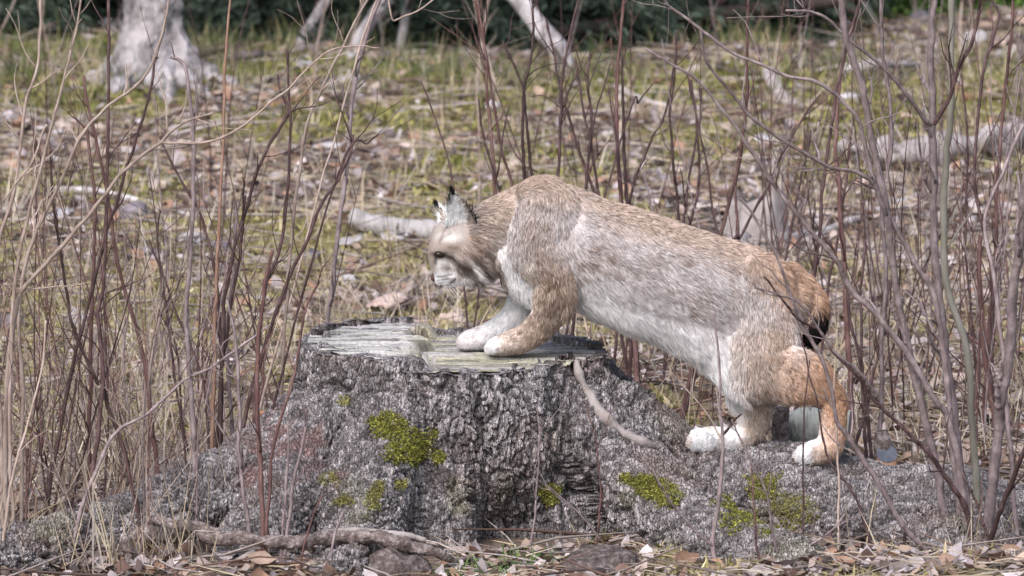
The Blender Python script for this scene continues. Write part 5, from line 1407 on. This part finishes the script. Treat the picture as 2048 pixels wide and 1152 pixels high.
for k, (px, py, w, h, mat, what, lab) in enumerate([
    (660, 290, 66, 28, 'pale_flake', 's', 'large white stone in the straw above the fallen birch log'), (755, 262, 32, 28, 'pale_flake', 's', 'small white stone right of the large white one'),
    (770, 362, 28, 18, 'pale_flake', 's', 'white pebble above the birch log'), (268, 434, 54, 44, 'dark_flake', 's', 'purple-grey stone in the moss at left'),
    (330, 440, 22, 10, 'pale_flake', 's', 'tiny white pebble beside the purple-grey stone'), (118, 452, 48, 26, 'pale_flake', 'f', 'pale bark scrap at far left below the white branch'),
    (380, 496, 70, 20, 'pale_flake', 'f', 'long white bark scrap lying in the moss, left of the orange stem'), (440, 500, 40, 22, 'dark_flake', 'f', 'grey bark scrap right of the long white one'),
    (310, 525, 44, 22, 'dark_flake', 'f', 'dark bark scrap below the long white one'), (690, 560, 44, 30, 'pale_flake', 'f', 'white scrap left of the lynx muzzle'),
    (700, 590, 50, 26, 'litter_scrap', 'f', 'beige scrap below the white one near the muzzle'), (790, 487, 54, 22, 'pale_flake', 'f', 'cream curled scrap below the birch log'),
    (700, 485, 44, 26, 'pale_flake', 'f', 'bluish white scrap left below the birch log'), (775, 612, 70, 34, 'litter_scrap', 'f', 'broad pinkish scrap beyond the stump rim'),
    (905, 604, 74, 50, 'litter_scrap', 's', 'tan rounded stone under the chin of the lynx'), (850, 632, 54, 30, 'litter_scrap', 'f', 'pinkish leafy scrap beyond the stump below the muzzle'),
    (1325, 796, 48, 38, 'pale_flake', 's', 'white stone under the belly right of the stump'), (1300, 700, 30, 20, 'litter_scrap', 'f', 'tan scrap under the belly'),
    (155, 628, 40, 30, 'pale_flake', 'f', 'white scrap hanging low among the left stems'), (20, 622, 60, 30, 'dark_flake', 's', 'grey stone at the left edge of the picture'),
    (540, 345, 40, 18, 'pale_flake', 'f', 'pale scrap left of the tall beige stem'), (620, 500, 40, 26, 'dark_flake', 'f', 'grey scrap under the dark forked stem'), (560, 520, 40, 20, 'pale_flake', 'f', 'whitish scrap near the bundle of dark stems'),
    (1110, 210, 40, 26, 'pale_flake', 'f', 'pale grey scrap in far grass behind the withers'), (985, 205, 34, 24, 'pale_flake', 's', 'far pale stone behind the neck stems'),
    (610, 170, 50, 18, 'pale_flake', 'f', 'far white flake in the grass right of the birch'), (700, 175, 60, 22, 'stone', 's', 'flat grey far stone right of the birch'), (705, 130, 30, 20, 'pale_flake', 's', 'small far white stone in green grass'),
    (400, 92, 30, 14, 'pale_flake', 's', 'far white stone beside the birch trunk'), (505, 118, 26, 14, 'pale_flake', 's', 'far pale pebble in green grass by the birch'), (835, 115, 36, 22, 'pale_flake', 's', 'far white stone at the wood edge'),
    (885, 160, 40, 14, 'pale_flake', 'f', 'far white sliver in the grass above the ear'), (230, 68, 60, 34, 'pale_flake', 's', 'white boulder behind the birch trunk'),
    (1530, 300, 44, 20, 'pale_flake', 'f', 'whitish scrap beyond the rump stems'), (1800, 385, 40, 30, 'pale_flake', 'f', 'cream scrap beside the greenish stick'), (1660, 350, 44, 14, 'pale_flake', 'f', 'thin white scrap left of the tall grey stem'),
    (1938, 440, 44, 26, 'pale_flake', 's', 'white stone right of the greenish stem'), (2030, 630, 40, 22, 'pale_flake', 's', 'white stone at the right edge'), (2030, 690, 44, 14, 'pale_flake', 'f', 'white flake at the right edge below the stone'),
    (1780, 812, 34, 18, 'pale_flake', 's', 'white stone behind the shrub near the hind foot'), (1635, 1138, 36, 18, 'stone', 's', 'grey pebble at the bottom edge below the right root'), (690, 1120, 44, 34, 'pale_flake', 'f', 'pale grey bark scrap at the bottom before the surface root'),
    (570, 1140, 20, 14, 'pale_flake', 's', 'tiny white pebble at the bottom edge'), (1945, 85, 60, 36, 'stone', 's', 'grey boulder in far upper right grass'), (2020, 95, 60, 30, 'pale_flake', 's', 'pale boulder beside the grey one at upper right'), (1840, 65, 50, 40, 'dark_flake', 's', 'dark boulder at the wood edge, upper right'),
    (1530, 60, 60, 40, 'dark_flake', 's', 'dark boulder in green moss, top of the picture'), (1700, 210, 44, 24, 'pale_flake', 's', 'pale far stone left of the long grey log'), (1090, 300, 40, 20, 'pale_flake', 'f', 'pale scrap between the stems above the withers'), (1315, 380, 44, 22, 'dark_flake', 'f', 'grey scrap just above the loins')]):
    if 'litter_scrap' not in MATS: noise_mat('litter_scrap', [(.26, .18, .15), (.42, .32, .29), (.54, .45, .43)], 20, bump=.5)
    if what == 's':
        c = gp(px, py + h * .3); m = mpp(c[1])
        lumpy('stone', lab, 'stone', c, w * m / 2, w * m * .4, h * m * .62, mat, k)
    else:
        flake(lab, 'bark scrap', px, py, w, h, mat, k + 1)
# orange-brown leaves and chips lying against the stump
flake('orange dead leaf at the left foot of the stump', 'leaf', 672, 1050, 50, 16, 'rotten', 91, .4, 'dead_leaf')
flake('rusty leaf beside the stump front', 'leaf', 800, 1052, 40, 12, 'rotten', 95, .4, 'dead_leaf')
lumpy('bracket_fungus', 'orange and cream bracket fungus on the left side of the stump', 'fungus', P(532, 828, .25) - Z1 * .004, .022, .02, .010, 'rotten', 4)
v, f = ellipsoid(on_bark(1418, 846)[0] + Z1 * .004, [X1 * .0075, Y1 * .0075, Z1 * .0075], 10, 7)
setp(mesh_obj('pebble', v, f, MATS['pale_flake']), 'tiny round white pebble beside the far hind paw', 'pebble')
# rounded root knuckles at the bottom of the frame
lumpy('root_knob', 'rounded bark-covered root knob at the bottom edge before the stump', 'root', gp(785, 1140), .085, .08, .055, 'root_bark', 31)
lumpy('root_knob', 'second rounded root knob at the bottom edge below the dark hollow', 'root', gp(1195, 1140), .10, .09, .055, 'root_bark', 37)
# green shoots in front of the hollow and grass on the stump hinge
def tuft_thing(name, label, cat, p, n, lo, hi, w, cols, spread, parent=None, tilt=.5):
    q = p + RNG.normal(size=(n, 3)) * np.array([spread, spread, .002])
    d = np.column_stack([RNG.normal(size=n) * tilt, RNG.normal(size=n) * tilt, np.ones(n)])
    blades(q, d, lo + (hi - lo) * RNG.random(n), np.full(n, w), .7 * RNG.random(n), pick(cols, n), name, MATS['blade'], 'thing', label, cat)
SHOOT = np.array([[.10, .20, .05], [.15, .25, .07], [.20, .28, .11], [.30, .36, .2]])
tuft_thing('grass_tuft', 'green grass tuft at the foot of the dark hollow', 'grass', gp(1060, 1122), 220, .05, .11, .005, SHOOT, .045, None, .9)
tuft_thing('grass_tuft', 'green grass tuft left of the hollow by the surface root', 'grass', gp(960, 1138), 190, .05, .10, .005, SHOOT, .05, None, .9)
tuft_thing('grass_tuft', 'dull green tuft at the bottom edge under the surface root', 'grass', gp(880, 1148), 90, .03, .07, .005, SHOOT * .8, .03, None, .9)
tuft_thing('grass_tuft', 'straw grass tuft growing from the torn middle of the stump top', 'grass', np.array([-.235, SY + .22, ZT]), 70, .03, .09, .0028, STRAW, .02, None, .35)
tuft_thing('grass_tuft', 'straw tuft sprouting behind the left stump rim', 'grass', np.array([-.32, SY + .50, .28]), 60, .10, .26, .003, STRAW, .05, None, .3)
tuft_thing('moss_tuft', 'bright yellow-green moss cushion behind the grey shrub', 'moss', gp(1795, 745), 900, .02, .05, .007, MOSS * np.array([1.1, 1.2, .7]), .085, None, .9)

# --- the birch at upper left
bp = gp(305, 185)
e = root('birch_tree', bp, 'thick pale grey birch trunk with flared foot at upper left', 'tree')
def trunk_mesh(base, prof, sides, seed, lean=(0, 0), flare=None):
    an = np.linspace(0, 2 * np.pi, sides, endpoint=False); rows = []
    for z, r in prof:
        fl = 1 + (.45 * np.exp(-max(z, 0) / .14)) * (np.maximum(0, np.sin(an * 5 + seed)) ** 2)
        q = np.column_stack([base[0] + lean[0] * z + r * fl * np.cos(an), base[1] + lean[1] * z + r * fl * np.sin(an), np.full(sides, base[2] + z)])
        q += (q - np.array([base[0] + lean[0] * z, base[1] + lean[1] * z, base[2] + z])) * (.16 * fbm(q * 9, 3, seed))[:, None]
        rows.append(q)
    n = len(prof)
    F = [(k * sides + j, k * sides + (j + 1) % sides, (k + 1) * sides + (j + 1) % sides, (k + 1) * sides + j) for k in range(n - 1) for j in range(sides)]
    return np.vstack(rows), F
prof = [(-.1, .25), (0, .215), (.03, .195), (.06, .178), (.1, .162), (.15, .15), (.2, .142), (.26, .136), (.33, .131), (.42, .128), (.55, .125), (.8, .122), (1.2, .118), (2, .11), (3.5, .095), (5, .08), (7, .06), (9, .03)]
zz = np.concatenate([np.arange(-.1, .6, .02), np.arange(.6, 9.1, .2)])
prof = [(z, float(np.interp(z, [a for a, _ in prof], [b for _, b in prof]))) for z in zz]
low = [(z, r) for z, r in prof if z < 1.3]; high = [(z, r) for z, r in prof if z > 1.15]
bparts = [zcone([(bp[2] + z, r * .93) for z, r in low], bp[0], bp[1], 32)]
for dx, dy, L, r in [(-.42, -.30, .5, .075), (.50, -.28, .6, .08), (.10, -.50, .5, .07), (-.2, -.45, .42, .06), (.32, -.42, .4, .05), (.45, .3, .5, .06), (-.45, .3, .5, .06)]:
    pts_ = [(bp[0] + dx * k_, bp[1] + dy * k_, bp[2] + z_, r * s_, r * s_) for k_, z_, s_ in [(.10, .26, .9), (.25, .10, 1.0), (.45, .025, .8), (.7, -.02, .6), (1.0, -.06, .4)]]
    bparts.append(ellipse_loft(pts_, 14, 5))
v, f = union_remesh(bparts, .012, 14)
nn_ = vnormals(v, f)
v = v + nn_ * (.018 * fbm(v * np.array([16, 16, 7]), 4, 9) + .010 * (1 - np.abs(fbm(v * np.array([30, 30, 10]), 3, 19)) * 2))[:, None]
mesh_obj('trunk', v, f, MATS['birch_bark'], e)
v, f = trunk_mesh(bp, high, 32, 3)
mesh_obj('upper_trunk', v, f, MATS['birch_bark'], e)
for k in range(9):
    z = 3.0 + k * .6; a = random.uniform(0, 6.28); L = 1.6 - k * .1
    b0 = bp + np.array([0, 0, z]); d = np.array([math.cos(a), math.sin(a), .7])
    q = smooth_path(np.array([b0, b0 + d * L * .5, b0 + d * L + np.array([0, 0, .2])]), 9)
    v, f = tube(q, np.linspace(.03, .006, 9), 6); li = mesh_obj('limb', v, f, MATS['birch_bark'], e)
    geo = []
    for j in range(14):
        g, _, _ = side_twig(q[random.randint(2, 8)], unit(d), random.uniform(.3, .8), .005, 'x', buds=False, sides=4, kinks=3); geo.append(g)
    tw = mesh_obj('twigs', *join(geo), MATS['twig_dark'], e); tw.parent = li; setp(tw, kind='stuff')
# leaning pale trunks at the wood edge
def lean_tree(label, pts, Y0, Y1, r0, r1, mat='birch_bark', name='leaning_tree'):
    Ys = np.linspace(Y0, Y1, len(pts))
    p = np.array([P(a, b, y) for (a, b), y in zip(pts, Ys)])
    p[0, 2] = gz1(p[0, 0], p[0, 1]) - .05
    d = unit(p[-1] - p[-2]); p = np.vstack([p, p[-1] + d * 1.5, p[-1] + d * 3 + np.array([0, 0, .5])])
    e = root(name, tuple(p[0]), label, 'tree', 'leaning trunks at the wood edge')
    q = smooth_path(p, 40)
    v, f = tube(q, np.linspace(r0, r1, 40), 12); mesh_obj('trunk', v, f, MATS[mat], e)
    geo = []
    for k in range(12):
        i = random.randint(18, 38); g, _, _ = side_twig(q[i], unit(q[i] - q[i - 1]), random.uniform(.4, .9), .008, 'x', buds=False, sides=4, kinks=3); geo.append(g)
    c = mesh_obj('crown', *join(geo), MATS['twig_dark'], e); setp(c, kind='stuff')
yb = G(1140, 160)[1]
lean_tree('thick white leaning birch trunk above the shoulders of the lynx', [(1145, 165), (1120, 105), (1080, 55), (1030, -10)], yb, yb + .2, .052, .034)
lean_tree('slender greenish leaning trunk rising right of the birch', [(590, 112), (610, 70), (650, 5)], 14.0, 14.0, .028, .022)
lean_tree('slender pale leaning trunk crossing the beige stem at the top', [(690, 118), (730, 60), (775, -10)], 13.8, 13.8, .034, .026)
lean_tree('short upright pale trunk at the top, above the white far stone', [(796, 112), (806, 60), (818, -10)], 13.9, 13.9, .022, .018)
lean_tree('dark fallen trunk slanting along the wood edge', [(930, 118), (1080, 72), (1300, 40)], 14.2, 14.6, .04, .03, 'spruce_bark')
# dark spruces closing the wood behind
def spruce(label, x, y, h, seed, proto=None, scale=1.0):
    base = (x, y, gz1(x, y))
    if proto is None:
        rg = np.random.default_rng(seed)
        e = root('spruce_tree', (0, 0, 0), label, 'tree', 'dark spruces behind the clearing')
        v, f = tube(np.array([[0, 0, -.1], [0, 0, h * .5], [0, 0, h]]), [.16, .09, .01], 10); mesh_obj('trunk', v, f, MATS['spruce_bark'], e)
        nb = 300; zz = rg.random(nb) ** 1.6 * h * .97 + .12; a = rg.random(nb) * 6.283; L = (1 - zz / h) * 1.9 + .12
        t = rg.random((nb, 90)) ** .7
        px = np.cos(a)[:, None] * L[:, None] * t; py = np.sin(a)[:, None] * L[:, None] * t; pz = zz[:, None] - .28 * L[:, None] * t + .12 * L[:, None] * t ** 2
        p = np.stack([px, py, pz], 2).reshape(-1, 3); m = len(p)
        p += rg.normal(size=(m, 3)) * np.array([.09, .09, .04]); p[:, 2] = np.maximum(p[:, 2], .01)
        aa = np.repeat(a, 90)
        d = np.column_stack([np.cos(aa), np.sin(aa), np.full(m, -.35)]) + rg.normal(size=(m, 3)) * .5
        c = np.array([.040, .062, .042])[None] * (1 + .4 * rg.normal(size=(m, 1)).clip(-1.5, 2)) + np.array([.006, .004, .008])
        blades(p, d, .08 + .12 * rg.random(m), .022 + .02 * rg.random(m), .3 * rg.random(m), c, 'crown', MATS['needles'], None, None, None, e)
    else:
        e = proto.copy(); COL.objects.link(e); e['label'] = label
        for chd in proto.children:
            cc = chd.copy(); COL.objects.link(cc); cc.parent = e
    e.location = base; e.rotation_euler = (0, 0, random.uniform(0, 6.28))
    s = scale * random.uniform(.9, 1.15); e.scale = (s, s, s)
    return e
sp = spruce('dark spruce skirt behind the leaning white trunk', .55, 16.4, 7.5, 5)
for lab, x, y in [('dark spruce skirt right of the birch trunk', -1.05, 16.2), ('dark spruce at the far upper left corner', -3.0, 16.6), ('dark spruce behind the pale upright trunk', -.25, 16.9), ('dark spruce behind the mossy boulders at upper right', 1.6, 19.6),
                  ('dark spruce at the upper right corner', 2.9, 19.2), ('deep wood spruce hidden behind the birch', -2.0, 17.6)]:
    spruce(lab, x, y, 7.5, 5, sp)
for lab, x, y, sc_ in [('young dark spruce just right of the birch trunk', -1.15, 14.9, .42), ('young dark spruce behind the slender leaning trunk', -.62, 14.75, .45), ('young dark spruce above the far white stone', -.25, 14.9, .42), ('young dark spruce above the neck of the lynx', .0, 14.8, .45),
                       ('young dark spruce left of the leaning white trunk', .28, 14.9, .42), ('young dark spruce right of the leaning white trunk', .75, 15.1, .42), ('young dark spruce at the top left of the birch', -2.2, 15.6, .45), ('young dark spruce in the top left corner', -2.8, 15.3, .42)]:
    spruce(lab, x, y, 7.5, 5, sp, sc_)
# tall spruces deeper in the wood shade the far edge
for k in range(10):
    spruce('tall spruce standing deeper in the dark wood', -9 + 2 * k + random.uniform(-.6, .6), 20 + random.uniform(-1, 2), 8, 5, sp)
# low green bushes on the far mound
def bush(label, px, py, rx, rz, n, cols):
    c = gp(px, py)
    e = root('low_bush', c, label, 'bush', 'low green bushes at the wood edge')
    a = RNG.normal(size=(n, 3)); a = unit(a) * (RNG.random((n, 1)) ** .4); a[:, 2] = np.abs(a[:, 2])
    p = c + a * np.array([rx, rx * .8, rz])
    d = a + RNG.normal(size=(n, 3)) * .6
    blades(p, d, .04 + .05 * RNG.random(n), .018 + .012 * RNG.random(n), .3 * RNG.random(n), pick(cols, n, .35), 'foliage', MATS['needles'], 'stuff', None, None, e)
    geo = [tube(np.array([c - Z1 * .02, c + Z1 * rz * .4 + X1 * random.uniform(-.1, .1), c + X1 * random.uniform(-rx, rx) * .6 + Z1 * rz * .8]), [.01, .007, .003], 5) for _ in range(4)]
    mesh_obj('twigs', *join(geo), MATS['twig_dark'], e)
DG = np.array([[.05, .10, .02], [.08, .13, .03], [.035, .07, .02]])
for lab, px, py, rx, rz, n in [('dark green low bush left of the far mound', 1120, 70, .3, .2, 1200), ('green bush on the mound at top, behind rusty stem', 1460, 45, .4, .22, 1600), ('green bush behind the arching branches at top', 1590, 40, .35, .2, 1300), ('green bush between the grey stems at top', 1780, 60, .4, .2, 1500), ('yellow-green bush in the upper right corner', 2030, 40, .3, .3, 1500), ('dark bush behind the neck stems at top', 940, 60, .35, .2, 1300), ('dim bush by the upper left corner', 60, 60, .4, .2, 1300)]:
    bush(lab, px, py, rx, rz, n, DG * (2.2 if 'yellow' in lab else 1))
